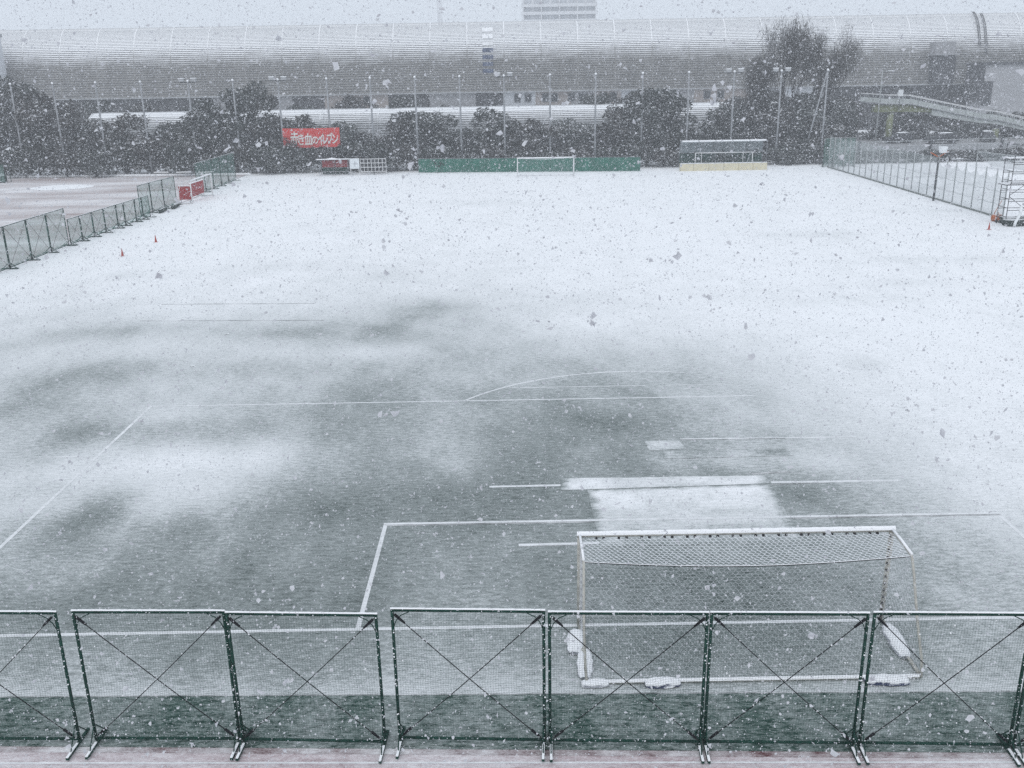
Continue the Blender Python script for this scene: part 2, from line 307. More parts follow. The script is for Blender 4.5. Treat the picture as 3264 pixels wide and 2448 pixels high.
SNOW_DRIFTS = [
 (-27.05,28.8,2.22,1.36,-0.2), (-24.25,29.45,1.79,1.39,-0.1), (-15.23,28,3.88,2.31,-0.26), (-9.63,32.97,1.64,1.59,-0.3), (-11.45,23.3,0.855,8.43,-0.14), (-26,17.16,1.38,1.44,-0.2), (-25.52,19.8,1.47,1.17,-0.2),
 (-24.45,21.51,1.52,1.26,-0.2), (-22.92,21.42,1.13,1.51,-0.12), (-22.13,13.74,0.945,1.21,-0.22), (-22.65,11.02,0.88,0.745,-0.12), (-20.46,13.4,1.25,0.85,-0.15), (-18.18,7.07,0.645,1.17,-0.25), (-18.3,5.6,0.49,0.8,-0.2),
 (-15.77,13.01,1.53,1,-0.06), (-10.89,12.77,1.21,2.06,-0.14), (-1.44,14,1.24,0.88,-0.14), (-4.89,12.48,2.98,2.02,-0.04), (3.94,7.21,1.01,0.825,-0.25), (-0.56,2.36,1.71,0.59,-0.22), (-4.98,7.59,2.06,1.21,-0.08),
 (-11.06,8.47,3.2,1.6,-0.08), (-12.39,6.17,1.49,1.1,-0.08), (-11.94,24.02,1.59,1.27,0.26), (-17.09,25.06,1.83,1.47,0.16), (-18.43,18.84,2.14,1.35,0.12), (-18.98,15.81,1.66,0.965,0.15), (-17.58,10.43,3.14,1.73,0.26),
 (-14.06,10.99,2.03,1.12,0.14), (-7.61,10.69,0.995,1.61,0.15), (-16.34,6.88,1.02,1.28,0.16), (-20.19,7.04,1.29,0.58,0.1), (-15.43,8.03,1.58,0.87,0.16), (-17.47,3.18,1.8,0.67,0.08), (-6.63,3.45,1.34,0.915,0.08),
 (-5.72,1.32,1.24,0.775,0.08), (1.17,9.93,1.38,0.56,0.1), (5,9.76,1.09,0.69,0.12), (-27.99,24.33,1.22,1.43,0.08), (-23.67,25.48,1.65,1.49,0.1), (20.62,37.05,4.36,1.14,-0.1), (10.99,20.64,1.07,0.97,-0.14),
 (-1.61,27.89,2.54,2.46,0.12), (19.46,55.6,3.79,1.55,-0.12), (24.48,44.69,3.79,1.15,-0.12), (14.72,33.13,2.74,0.995,-0.1), (-19.69,45.79,4.66,1.49,-0.1), (-13.57,42.46,2.75,1.62,-0.14), (-30.44,43.92,3.44,1.41,-0.08),
 (-7.84,79.37,5.96,1.96,-0.12), (-3.93,126.3,7.4,3.46,-0.16), (36.07,67.67,3.56,1.54,-0.12),
]
TREES = [
(-79.58, 119.0, 11.57), (-75.55, 120.6, 12.86), (-71.25, 119.7, 11.54), (-67.98, 120.9, 8.27), (-64.32, 121.1, 7.56), (-59.96, 118.1, 7.99), (-56.74, 117.9, 5.41), (-54.22, 122.2, 7.08), (-49.11, 119.1, 9.04), (-46.03, 119.0, 11.32), (-42.7, 123.0, 11.66), (-39.33, 120.2, 7.69), (-35.86, 122.1, 7.69), (-30.33, 120.3, 6.76), (-25.21, 121.1, 4.95), (-21.3, 118.6, 6.69), (-18.16, 121.1, 7.95), (-14.9, 122.3, 7.52), (-10.99, 120.5, 4.48), (-7.42, 121.7, 7.75), (-4.54, 121.3, 6.68), (-0.6, 118.1, 6.74), (3.92, 121.7, 6.51), (7.92, 120.9, 5.58), (11.4, 119.4, 8.02), (14.9, 118.0, 10.64), (18.92, 122.3, 10.0), (22.3, 120.3, 5.62), (26.3, 121.5, 7.71), (30.59, 122.4, 7.22), (34.26, 121.5, 7.7), (38.67, 122.6, 7.27), (40.32, 119.9, 5.6), ]
SHRUBS = [(-76.36, 116.3, 3.75), (-71.91, 115.7, 4.53), (-67.81, 115.2, 3.38), (-63.57, 114.7, 3.47), (-59.94, 116.3, 5.08), (-56.01, 116.6, 4.91), (-51.37, 114.8, 4.76), (-48.02, 116.2, 2.9), (-43.61, 115.4, 4.09), (-39.49, 114.9, 3.63), (-35.47, 115.2, 4.28), (-31.67, 116.1, 3.68), (-27.63, 116.3, 3.87), (-23.34, 114.7, 3.99), (-19.48, 115.8, 3.31), (-15.34, 114.7, 3.33), (-11.41, 116.0, 2.43), (-7.32, 115.3, 2.93), (-3.26, 116.4, 2.21), (0.83, 116.6, 2.29), (4.85, 115.6, 1.99), (9.0, 116.6, 2.58), (12.88, 115.2, 3.77), (16.89, 114.8, 2.15), (21.15, 115.8, 1.76), (24.96, 114.7, 1.92), (29.04, 115.0, 2.59), (33.23, 115.4, 2.16), (37.33, 115.8, 3.21), ]
# ------------------------------------------------------------------ the ground
b = MB(); b.poly([(-1400,-60),(1400,-60),(1400,2000),(-1400,2000)], -0.06)
structure(link('ground', b.mesh('ground', M['ground'])))

def snow_at(X, Y):
    pts = np.array(SNOW_MAP); dr = np.array(SNOW_DRIFTS); out = np.empty(X.size); Xf, Yf = X.ravel(), Y.ravel()
    for i in range(0, X.size, 8000):
        x = Xf[i:i+8000, None]; y = Yf[i:i+8000, None]
        e = ((x-pts[:,0])/pts[:,2])**2 + ((y-pts[:,1])/pts[:,3])**2
        e = np.minimum(e - e.min(axis=1, keepdims=True), 60); w = np.exp(-0.5*e)
        o_ = (w*pts[:,4]).sum(1)/w.sum(1)
        o_ += (np.exp(-0.5*np.minimum(((x-dr[:,0])/dr[:,2])**2 + ((y-dr[:,1])/dr[:,3])**2, 60)*1.15)*dr[:,4]*np.where(dr[:,4] < 0, .5, .7)).sum(1)
        out[i:i+8000] = np.clip(o_, 0.02, 1.1)**1.6 - 0.02
    return out.reshape(X.shape)
def value_noise(X, Y, seed, sx, sy):
    r = np.random.default_rng(seed); T = r.random((64, 64)); x = X/sx+300; y = Y/sy+300
    xi = np.floor(x).astype(int); yi = np.floor(y).astype(int); fx = x-xi; fy = y-yi; fx = fx*fx*(3-2*fx); fy = fy*fy*(3-2*fy)
    g = lambda a, c: T[a % 64, c % 64]
    return (g(xi,yi)*(1-fx)+g(xi+1,yi)*fx)*(1-fy)+(g(xi,yi+1)*(1-fx)+g(xi+1,yi+1)*fx)*fy
def snow_sheet(name, X, Y, z, mat, parent=None, s=None):
    ny, nx = X.shape
    if s is None:
        s = snow_at(X, Y)
        w = (value_noise(X,Y,1,1.6,3.4)-.5)*0.08 + (value_noise(X+.5*Y,Y,2,.8,1.1)-.5)*0.08 + (value_noise(X,Y,3,3.5,7)-.5)*0.09
        s = s + w*np.clip(1.4-s, 0.4, 1)
    co = np.stack([X, Y, np.full_like(X, z)], -1).reshape(-1, 3)
    i = np.arange(nx*ny).reshape(ny, nx); q = np.stack([i[:-1,:-1], i[:-1,1:], i[1:,1:], i[1:,:-1]], -1).reshape(-1, 4)
    me = bpy.data.meshes.new(name); me.vertices.add(nx*ny); me.vertices.foreach_set('co', co.ravel())
    me.loops.add(q.size); me.loops.foreach_set('vertex_index', q.ravel())
    me.polygons.add(len(q)); me.polygons.foreach_set('loop_start', np.arange(0, q.size, 4)); me.update()
    a = me.attributes.new('snow', 'FLOAT', 'POINT'); a.data.foreach_set('value', np.clip(s, 0, 1.1).ravel().astype(np.float32))
    me.materials.append(mat); return link(name, me, parent)
STRIP = lambda x: -2.62 - 0.02*(x+5)                             # front edge of the snowy pitch
ys = np.concatenate([np.linspace(0, 30, 150), np.linspace(30.4, 116, 170)]); xs = np.linspace(-41.6, 38.3, 260)
X, Y = np.meshgrid(xs, ys); Y = Y + STRIP(X)*np.clip(1-Y/20, 0, 1)
pitch = structure(snow_sheet('pitch', X, Y, 0.0, M['pitch']))

def ground_strip(name, pts, z, mat, parent): return part(name, MB().poly(pts, z), mat, parent)
def painted(p, q, w, z=0.004, name='painted_line', mat='line', parent=pitch):
    p, q = Vector((p[0], p[1])), Vector((q[0], q[1])); d = (q-p).normalized(); nrm = Vector((-d.y, d.x))*w/2
    return ground_strip(name, [p-nrm, q-nrm, q+nrm, p+nrm], z, M[mat], parent)
painted((-30,0), (30,0), 0.12)                                   # goal line
painted((-9.16,0.06), (-9.16,5.50), 0.12); painted((9.16,0.06), (9.16,5.50), 0.12); painted((-9.22,5.56), (9.22,5.56), 0.13, 0.0125)
painted((-20.16,0.06), (-20.16,16.5), 0.12); painted((-20.22,16.56), (4.6,16.56), 0.11)
arc = MB(); a0 = math.asin(5.6/9.15); n = 40
a1 = math.acos(2.4/9.15); ang = [a1+(PI-a0-a1)*k/n for k in range(n+1)]
arc.grid([[(r*math.cos(t), 11+r*math.sin(t), 0.004) for t in ang] for r in (9.09, 9.21)]); part('painted_arc', arc, M['line'], pitch)
painted((-5.4,18.13), (0.4,18.12), 0.07); painted((1.4,18.12), (3.7,18.1), 0.06)
painted((-6.1,8.1), (-3.7,8.12), 0.14); painted((3.05,8.05), (7.2,8.02), 0.14); painted((-5.2,4.12), (1.7,4.2), 0.13); painted((0.8,11.95), (7.2,11.85), 0.1)
painted((-22,11.3), (-20.3,11.3), 0.09)
for p, q, w in [((2.7,7.86),(4.9,7.95),0.05), ((-9.1,5.46),(-3,5.46),0.05), ((3.0,5.46),(9.2,5.46),0.06), ((-26.2,35),(-16.9,34.5),0.10), ((-26,31),(-15.6,30.4),0.09),
                ((0.8,11.86),(4.6,11.84),0.05), ((0.4,10.15),(2.8,10.2),0.06), ((-5.2,4.03),(-3.2,4.04),0.04), ((2.6,8.75),(3.9,8.85),0.10), ((-3.3,7.95),(-2.4,7.95),0.05)]:
    painted(p, q, w, 0.0065, 'turf_seam', 'seam')
def patch(c, cover, fade=0.0):
    (x0,y0),(x1,y1),(x2,y2),(x3,y3) = c                          # a relaid piece of turf that keeps more snow
    u = np.linspace(0,1,90); v = np.linspace(0,1,60); U, V = np.meshgrid(u, v)
    Xp = (1-V)*((1-U)*x0+U*x1)+V*((1-U)*x3+U*x2); Yp = (1-V)*((1-U)*y0+U*y1)+V*((1-U)*y3+U*y2)
    s = np.interp(V, [0,0.35,1], cover) + (value_noise(Xp,Yp,7,.9,.5)-.5)*0.2
    e = np.clip(np.minimum(np.minimum(U, 1-U)*16, np.minimum(V*5+fade, (1-V)*16)) + (value_noise(Xp,Yp,8,.3,.2)-.35)*.7, 0, 1); b0 = snow_at(Xp, Yp); s = b0 + (s-b0)*e
    snow_sheet('snow_patch', Xp, Yp, 0.009, M['pitch'], pitch, s)
patch([(-2.9,3.9),(2.85,4.0),(3.0,7.9),(-2.95,7.7)], [0.40,0.62,0.82], 0.1); patch([(-3.8,7.72),(3.0,7.95),(3.04,8.6),(-3.75,8.68)], [0.66,0.76,0.7], 0.7)
patch([(-0.5,10.9),(0.9,11.0),(0.75,11.8),(-0.55,11.85)], [0.5,0.56,0.5], 0.6); patch([(-0.1,10.15),(4.4,10.2),(4.4,10.85),(0.0,10.85)], [0.50,0.47,0.44], 0.5)

TRK = lambda x: -4.14 - 0.036*(x+11)
strip = [(x, STRIP(x)+0.012*math.sin(x*2.1)+0.008*math.sin(x*5.3)) for x in np.linspace(-45, 40, 240)]
structure(ground_strip('turf_margin', [(-45, TRK(-45)-0.01), (40, TRK(40)-0.01)] + strip[::-1], 0.012, M['margin'], None))
painted((-45, STRIP(-45)+0.0), (40, STRIP(40)), 0.035, 0.016, 'turf_seam', 'seam')
track = structure(ground_strip('running_track', [(-70,-40),(60,-40),(60,TRK(60)),(-70,TRK(-70))], 0.004, M['track'], None))
painted((-40, TRK(-40)-0.09), (40, TRK(40)-0.09), 0.16, 0.0075, 'bare_track_edge', 'track_edge', track)
painted((-30,-4.10), (20,-5.35), 0.05, 0.008, parent=track); painted((-30,-5.2), (20,-6.45), 0.05, 0.008, parent=track)
structure(ground_strip('clay_ground', [(-140,20),(-42.0,20),(-42.0,115.5),(-140,122)], -0.02, M['clay'], None))
kb = MB(); kb.box((-72,-0.3,0), (0,0.3,0.22)); structure(part('kerb', kb, M['snow'], None, loc=(-41.4,114.4,0), rz=math.radians(-3.4)))
pl = MB(); pl.lathe([(0,0.012),(2.2,0.01),(2.6,-0.012)], 20); o = part('snow_patch', pl, M['snow'], bpy.data.objects['clay_ground'], loc=(-62.4,102,0)); o.scale = (1.5,1.2,1)

# ------------------------------------------------------------------ movable net fences in front
def net_mesh(W, H, cell, r, seed, n=3, bulge=0.10):
    rd = random.Random(seed); ph = [rd.uniform(0, 6.28) for _ in range(6)]; mb = MB()
    def p(u, v):
        e = math.sin(PI*min(max(u/W,0),1))*math.sin(PI*min(max(v/H,0),1))
        x = u + 0.018*math.sin(v*9+ph[0])*e; z = v + 0.016*math.sin(u*7+ph[1])*e - 0.035*abs(math.sin(u*6+ph[2]))*math.exp(-(H-v)*2)
        return (x, bulge*e*math.sin(u*2.3+ph[3]) + 0.03*e*math.sin(v*6+u*4+ph[4]), z)
    k = int(W/cell)
    for i in range(1, k): u = W*i/k; mb.tube([p(u, H*j/9) for j in range(10)], r, n, False)
    k = int(H/cell)
    for i in range(1, k): v = H*i/k; mb.tube([p(W*j/9, v) for j in range(10)], r, n, False)
    return mb
def front_panel(p, q, label, seed):
    p, q = Vector(p), Vector(q); W = (q-p).length; H = 3.03; t = 0.031; rz = math.atan2(q.y-p.y, q.x-p.x)
    T = thing('fence_panel', label, 'fence', (p.x, p.y, 0.02), rz, 'green net fence panels along the running track'); g = M['dark_green']
    for x in (0, W): part('post', MB().tube([(x,0,0.10),(x,0,H)], t, 10), g, T, True)
    part('top_rail', MB().tube([(t,0,H),(W-t,0,H)], t, 10), g, T, True); part('bottom_rail', MB().tube([(t,0,0.13),(W-t,0,0.13)], 0.03, 10), g, T, True)
    rd = random.Random(seed); P = []
    for k in range(61):
        u = -t + (W+2*t)*k/60; h = 0.022+0.012*rd.random(); h *= 0.8; P.append([(u,-0.012,H+0.026),(u,-0.010,H+0.030+h*0.7),(u,0.004,H+0.032+h),(u,0.024,H+0.03+h*0.6),(u,0.034,H+0.014)])
    sc = MB().grid(P); part('snow_cap', sc, M['snow'], T, True)
    part('net', net_mesh(W-0.06, H-0.2, 0.050, 0.0017, seed), M['green_net'], T, loc=(0.03,0.0,0.16))
    for (a, c) in (((0.03,-0.05,H-0.04),(W-0.05,-0.05,0.2)), ((W-0.03,-0.05,H-0.04),(0.05,-0.05,0.2))):
        a, c = Vector(a), Vector(c); d = c-a
        cb = part('brace_cable', MB().tube([a+d*(k/6)-Vector((0,0,0.03*math.sin(PI*k/6))) for k in range(7)], 0.0095, 6), M['cable'], T, True)
        for s0, s1 in ((0.01,0.075),(0.93,0.985)): part('turnbuckle', MB().tube([a+d*s0, a+d*(s0*.6+s1*.4), a+d*(s0*.2+s1*.8), a+d*s1], 0.030, 6, r2=0.02), M['cable'], cb, True)
    bits = MB()
    for k in range(95):                                          # wet snow caught on posts, wires and net
        w_ = rd.random(); r_ = 0.005+0.013*rd.random()**2
        if w_ < .4: x, z = rd.choice((0,W))+rd.uniform(-.02,.02), rd.uniform(.2,H); y = -.04
        elif w_ < .7: t_ = rd.random(); z = H-.04-(H-.24)*t_; x = (.03+(W-.08)*t_) if rd.random() < .5 else (W-.03-(W-.08)*t_); y = -.058
        else: x, z, y = rd.uniform(.05,W-.05), rd.uniform(.2,H-.1), -.01
        bits.lathe([(0,-r_),(r_*1.1,-r_*.3),(r_*.9,r_*.5),(0,r_)], 5, (x,y,z))
    stuff(part('snow_bits', bits, M['snow'], T))
    T.rotation_euler = (math.radians(rd.uniform(-.7,.7)), 0, rz)
    for x, s in ((0,1),(W,-1)):
        part('corner_hook', MB().tube([(x+s*0.03,-0.01,H-0.34),(x+s*0.07,-0.02,H-0.22),(x+s*0.17,-0.02,H-0.10),(x+s*0.32,-0.01,H-0.03)], 0.010, 5), g, T, True)
        xx = x+s*0.02
        ft = part('foot', MB().bar((xx,-0.50,0.045),(xx,0.42,0.045), 0.055, 0.05), g, T)
        fs = MB(); fs.box((xx-0.024,-0.495,0.072),(xx+0.024,-0.06,0.086)); part('snow_cap', fs, M['snow'], ft)
        part('foot_strut', MB().tube([(xx,-0.34,0.07),(xx,-0.02,0.48)], 0.012, 6).tube([(xx,0.34,0.07),(xx,0.02,0.44)], 0.012, 6), g, ft, True)
    return T
FP = [((-17.10,-3.86),(-14.16,-3.97),'green net fence panel cut off by the left frame edge'),
      ((-13.83,-3.95),(-10.91,-4.05),'green net fence panel right of the wide gap, left half of the first joined pair'),
      ((-10.83,-4.06),(-7.97,-4.21),'green net fence panel before the goal area corner, right half of first pair'),
      ((-7.69,-4.10),(-4.80,-4.25),'single green net fence panel between two gaps, just left of the near goal'),
      ((-4.69,-4.26),(-1.73,-4.38),'green net fence panel in front of the left half of the near goal'),
      ((-1.65,-4.38),(1.24,-4.50),'green net fence panel in front of the right half of the near goal'),
      ((1.37,-4.50),(4.24,-4.63),'green net fence panel right of the near goal with the goal corner behind it'),
      ((4.33,-4.64),(7.25,-4.76),'sliver of green net fence panel at the right frame edge')]
for i, (p, q, l) in enumerate(FP): front_panel(p, q, l, 40+i)

# ------------------------------------------------------------------ goals
def hexnet(U, V, cell, pos, r, n=3):
    """hexagon mesh over a U x V sheet; pos maps (u, v) to 3-D"""
    mb = MB(); h = cell*1.35; nu = int(U/cell); nv = max(1, int(V/(h*0.5)))
    cell = U/nu; hh = V/nv
    def pt(i, j):
        u = (i + (0.5 if j % 2 else 0))*cell; return u, j*hh
    for j in range(nv):
        for i in range(nu):
            u, v = (i+0.5)*cell + (0.0 if j % 2 == 0 else -0.5*cell), j*hh
            lo, hi = v+0.12*hh, v+0.60*hh
            a = (min(max(u,0),U), lo); c = (min(max(u,0),U), hi)
            mb.tube([pos(*a), pos(*c)], r, n, False)
            for s in (-1, 1):
                e = (min(max(u+s*0.5*cell,0),U), min(v+1.12*hh, V)); mb.tube([pos(*c), pos(*e)], r, n, False)
    return mb
def big_goal(name, label, loc, rz, detail=True, depth_top=1.15, depth_base=2.3, cell=0.125, net=True, cat='goal', grp=None):
    T = thing(name, label, cat, loc, rz, grp); W = 7.32; H = 2.44; pm = M['goal_paint'] if detail else M['white_paint']
    for x in (-W/2, W/2):
        po = part('post', MB().tube([(x,0,0),(x,0,H)], 0.06, 12), pm, T, True)
        if detail:
            for k in range(13):
                cb = MB(); z = 0.12+k*0.18; cb.box((x-0.018+(0.045 if x<0 else -0.045),-0.085,z),(x+0.018+(0.045 if x<0 else -0.045),-0.045,z+0.045)); part('net_clip', cb, M['clip'], po)
        s = 1 if x > 0 else -1
        part('stanchion', MB().tube([(x,-0.02,H-0.02),(x,-depth_top*0.5,H-0.03),(x,-depth_top,H-0.07)], 0.03, 8), pm, T, True)
        if detail: part('snow_cap', MB().tube([(x,-0.05,H+0.022),(x,-depth_top*0.5,H+0.012),(x,-depth_top,H-0.03)], 0.030, 8), M['snow'], T, True)
        part('back_stay', MB().tube([(x,-depth_top,H-0.07),(x+s*0.01,-depth_top-0.2,H-0.45),(x+s*0.03,-depth_top-0.55,H-1.3),(x+s*0.03,-depth_base+0.12,H-2.1),(x,-depth_base,0.05)], 0.032, 8), pm, T, True)
        part('ground_bar', MB().tube([(x,-0.02,0.05),(x,-depth_base,0.05)], 0.04, 8), pm, T, True)
    cbr = part('crossbar', MB().tube([(-W/2-.06,0,H),(W/2+.06,0,H)], 0.06, 12), pm, T, True)
    part('rear_ground_bar', MB().tube([(-W/2+.04,-depth_base,0.05),(W/2-.04,-depth_base,0.05)], 0.04, 8), pm, T, True)
    P = []; rd = random.Random(3)
    for k in range(90):
        u = -W/2-.07 + (W+.14)*k/89; h = 0.030+0.010*rd.random(); P.append([(u,-0.062,H+0.012),(u,-0.045,H+0.05+h*.5),(u,0,H+0.06+h),(u,0.045,H+0.05+h*.5),(u,0.062,H+0.012)])
    part('snow_cap', MB().grid(P), M['snow'], cbr, True)
    P = [[(u,-depth_base-0.042,0.055),(u,-depth_base-0.02,0.10),(u,-depth_base+0.02,0.102),(u,-depth_base+0.042,0.055)] for u in np.linspace(-W/2+.05, W/2-.05, 40)]
    part('snow_cap', MB().grid(P), M['snow'], T, True)
    if detail:
        for k in range(40):
            if k % 3: x = -W/2+0.2+k*0.178; cb = MB(); cb.box((x-.03,-0.075,H-0.085),(x+.03,-0.035,H-0.045)); part('net_clip', cb, M['clip'], cbr)
    sag = lambda u: 0.17*math.sin(PI*u/W)
    top = lambda u, v: (-W/2+u, -0.07-v*(depth_top-0.07)/1.0, H-0.05-0.03*v-(sag(u)*v + 0.06*math.sin(PI*v)*math.sin(PI*u/W)))
    def back(u, v):
        t = v; y = -depth_top-(depth_base-depth_top)*(t**1.5); return (-W/2+u, y+0.05*math.sin(PI*t), (H-0.08-sag(u))*(1-t)+0.06*t)
    if net:
        nt = part('roof_net', hexnet(W, depth_top*1.0, cell, lambda u, v: top(u, v/depth_top), 0.0065 if detail else 0.006), M['snow_cord'], T)
        part('edge_rope', MB().tube([top(W*k/24, 1.0) for k in range(25)], 0.012, 6), M['cable'], nt, True)
        part('edge_rope', MB().tube([(lambda p: (p[0], p[1], p[2]+0.014))(top(W*k/24, 1.0)) for k in range(25)], 0.009, 6), M['snow'], nt, True)
        L = 2.75; part('back_net', hexnet(W, L, cell, lambda u, v: back(u, v/L), 0.0027), M['white_cord'], T)
        for x in (-W/2, W/2):
            part('side_net', hexnet(1.0, 2.3, 0.14, lambda u, v, x=x: (x, -0.07-u*(depth_top+(depth_base-depth_top)*(v/2.3)**1.5-0.07), (H-0.1)*(1-v/2.3)+0.06), 0.0028), M['white_cord'], T)
    return T
big_goal('football_goal', 'large white football goal close by, snow on its crossbar, hexagon net behind the front fence', (-0.13,0,0), 0.0)

def bag(label, loc, size, rz, mat, seed, cat='weight bag'):
    rd = random.Random(seed); a, c, h = size; P = []
    for i in range(13):
        u = i/12; e = max(0.05, math.sin(PI*(0.06+0.88*u)))**0.35; row = []
        for k in range(13):
            t = PI*k/12; row.append((a*(u-.5), -c/2*e*math.cos(t)*(1+rd.uniform(-.12,.12)), max(0.0, h*e*math.sin(t)**0.6*(1+rd.uniform(-.16,.16)))))
        P.append(row)
    m = MB().grid(P); m.f.append(tuple(range(13))); m.f.append(tuple(range(12*13,13*13))); m.mi += [0,0]
    o = part('weight_bag', m, M[mat], None, True, loc, rz)
    return tag(o, label, cat, 'snow-covered weights on the goal frame')
bag('snow-covered white weight bag on the left ground bar, nearer the goal post', (-3.93,-0.75,0.02), (0.95,0.42,0.13), 1.45, 'pale_bag', 1)
bag('snow-covered weight bag at the rear left corner of the goal frame', (-3.62,-2.33,0.02), (0.6,0.28,0.10), 0.05, 'pale_bag', 2)
bag('long snow heap over weights on the left ground bar, nearer the rear corner', (-3.78,-1.6,0.02), (1.1,0.36,0.09), 1.5, 'pale_bag', 6)
bag('navy weight bag under snow on the rear bar, left of its middle', (-2.15,-2.36,0.02), (0.78,0.32,0.13), 0.03, 'navy', 3)
bag('bulging striped weight bag under snow at the right end of the rear bar', (2.72,-2.42,0.02), (0.95,0.32,0.13), -0.05, 'navy', 4)
bag('long weight bag under snow on the right ground bar of the goal', (3.52,-0.95,0.02), (1.35,0.38,0.14), 1.5, 'pale_bag', 5)
b = MB()
for k in range(6): b.box((3.0+0.11*k,-2.52,0.275),(3.04+0.11*k,-2.26,0.285))

big_goal('football_goal', 'white football goal at the far end in front of the green screen', (-0.3,104.0,0), PI, detail=False, depth_top=1.0, depth_base=1.9, cell=0.22)
g2 = big_goal('football_goal', 'white football goal parked side-on by the left fence with red boards behind it', (-39.5,86.3,0), -PI/2, detail=False, depth_top=0.9, depth_base=1.5, cell=0.25, net=False)
for k, (y0, y1, w) in enumerate(((0,1.28,'smaller, nearer'),(0,4.8,'longer, farther'))):
    T = thing('red_board', '%s of the two red boards standing behind the parked side-on goal' % w, 'board', ((-39.68,83.0,0),(-40.35,84.8,0))[k], (PI/2,0)[k], 'red boards behind the parked goal')
    bm = MB(); bm.box((-0.04,0,0.42),(0.04,y1-y0,1.85)); part('panel', bm, M['red_board'], T)
    for y in (0.15, y1-y0-0.15): part('leg', MB().tube([(0,y,0),(0,y,0.5)], 0.03, 6), M['steel'], T)
    part('foot', MB().bar((-0.3,0.15,0.03),(0.3,0.15,0.03),0.05,0.05).bar((-0.3,y1-y0-0.15,0.03),(0.3,y1-y0-0.15,0.03),0.05,0.05), M['steel'], T)
    sc = MB(); sc.box((-0.06,0,1.853),(0.06,y1-y0,1.93)); part('snow_cap', sc, M['snow'], T)
# ------------------------------------------------------------------ fences along the left side
def side_panel(y0, y1, x0, x1, H, label, seed, grp, cols=2):
    p, q = Vector((x0,y0)), Vector((x1,y1)); W = (q-p).length; rz = math.atan2(q.y-p.y, q.x-p.x)
    T = thing('fence_panel', label, 'fence', (x0,y0,0.0), rz, grp); g = M['dark_green']
    for x in (0.03, W-0.03): part('post', MB().tube([(x,0,0.05),(x,0,H)], 0.04, 8), g, T, True)
    part('top_rail', MB().tube([(0,0,H),(W,0,H)], 0.035, 8), g, T, True); part('bottom_rail', MB().tube([(0,0,0.12),(W,0,0.12)], 0.035, 8), g, T, True)
    part('snow_cap', MB().tube([(0,0,H+0.03),(W,0,H+0.03)], 0.022, 6), M['snow'], T, True)
    nm = MB(); nm.grid([[(0.05+(W-0.1)*i/12, 0.04*math.sin(i*1.3+seed)*math.sin(PI*j/5), 0.14+(H-0.18)*j/5) for i in range(13)] for j in range(6)]); part('net', nm, M['veil_green'], T, True)
    for a, c in (((0.05,-.03,H-.05),(W-.05,-.03,.16)), ((W-.05,-.03,H-.05),(.05,-.03,.16))): part('brace_cable', MB().tube([a, c], 0.012, 5), M['cable'], T)
    for x in (0.03, W-0.03):
        part('foot', MB().bar((x,-0.6,0.05),(x,0.6,0.05),0.06,0.06).tube([(x,-0.5,0.06),(x,0,0.5)],0.018,5).tube([(x,0.5,0.06),(x,0,0.5)],0.018,5), g, T)
    return T
lf = 'net fence panels along the left side'
ya = [43.6,47.0,50.3,53.45,56.6]
for i in range(4): side_panel(ya[i]+.03, ya[i+1]-.03, -41.3, -41.3, 3.05, ['tall green net panel mostly cut by the left frame edge, nearest on the left side', 'tall green net panel in the left side row, second from the frame edge','tall green net panel in the left side row, third from the frame edge','last tall green net panel before the row steps down to low panels'][i], i, lf)
yb = [56.75,58.85,61.0,63.2,65.7,67.2,69.6,71.1,72.7]
for i in range(8): side_panel(yb[i]+.03, yb[i+1]-.03, -41.25+0.1*i, -41.25+0.1*(i+1), 2.12, 'low green net panel on the left side, %s after the step down' % ORD[i], i+7, lf)
yc = [73.2,75.9,78.9,82.1]
for i in range(3): side_panel(yc[i]+.03, yc[i+1]-.03, -41.6+.2*i, -41.4+.2*i, 3.0, 'tall green net panel between the low panels and the red boards, %s from the camera' % ORD[i], i+17, lf)
yd = [90.2,93.4,96.6,99.8,103.0,106.4]
for i in range(5): side_panel(yd[i]+.03, yd[i+1]-.03, -41.3, -41.3, 3.6, 'very tall green net panel beyond the parked goal, %s after it' % ORD[i], i+27, lf)
for k, (x, y, w) in enumerate(((-40.6,76.5,0.5),(-40.3,79.5,0.3))):
    T = thing('rolled_mat', ['dark rolled mat with snow at the foot of the left fence, nearer one','dark rolled mat with snow near the parked goal, farther one'][k], 'mat', (x,y,0), 0.1, 'rolled mats by the left fence')
    part('roll', MB().tube([(0,-1.2,0.2),(0.03,0,0.22),(0,1.3,0.2)], 0.2, 10), M['black_mat'], T, True)
    for yy in (-0.8, 0.8): part('strap', MB().tube([(0.0,yy-0.03,0.205),(0,yy+0.03,0.205)], 0.212, 10), M['cable'], T, True)
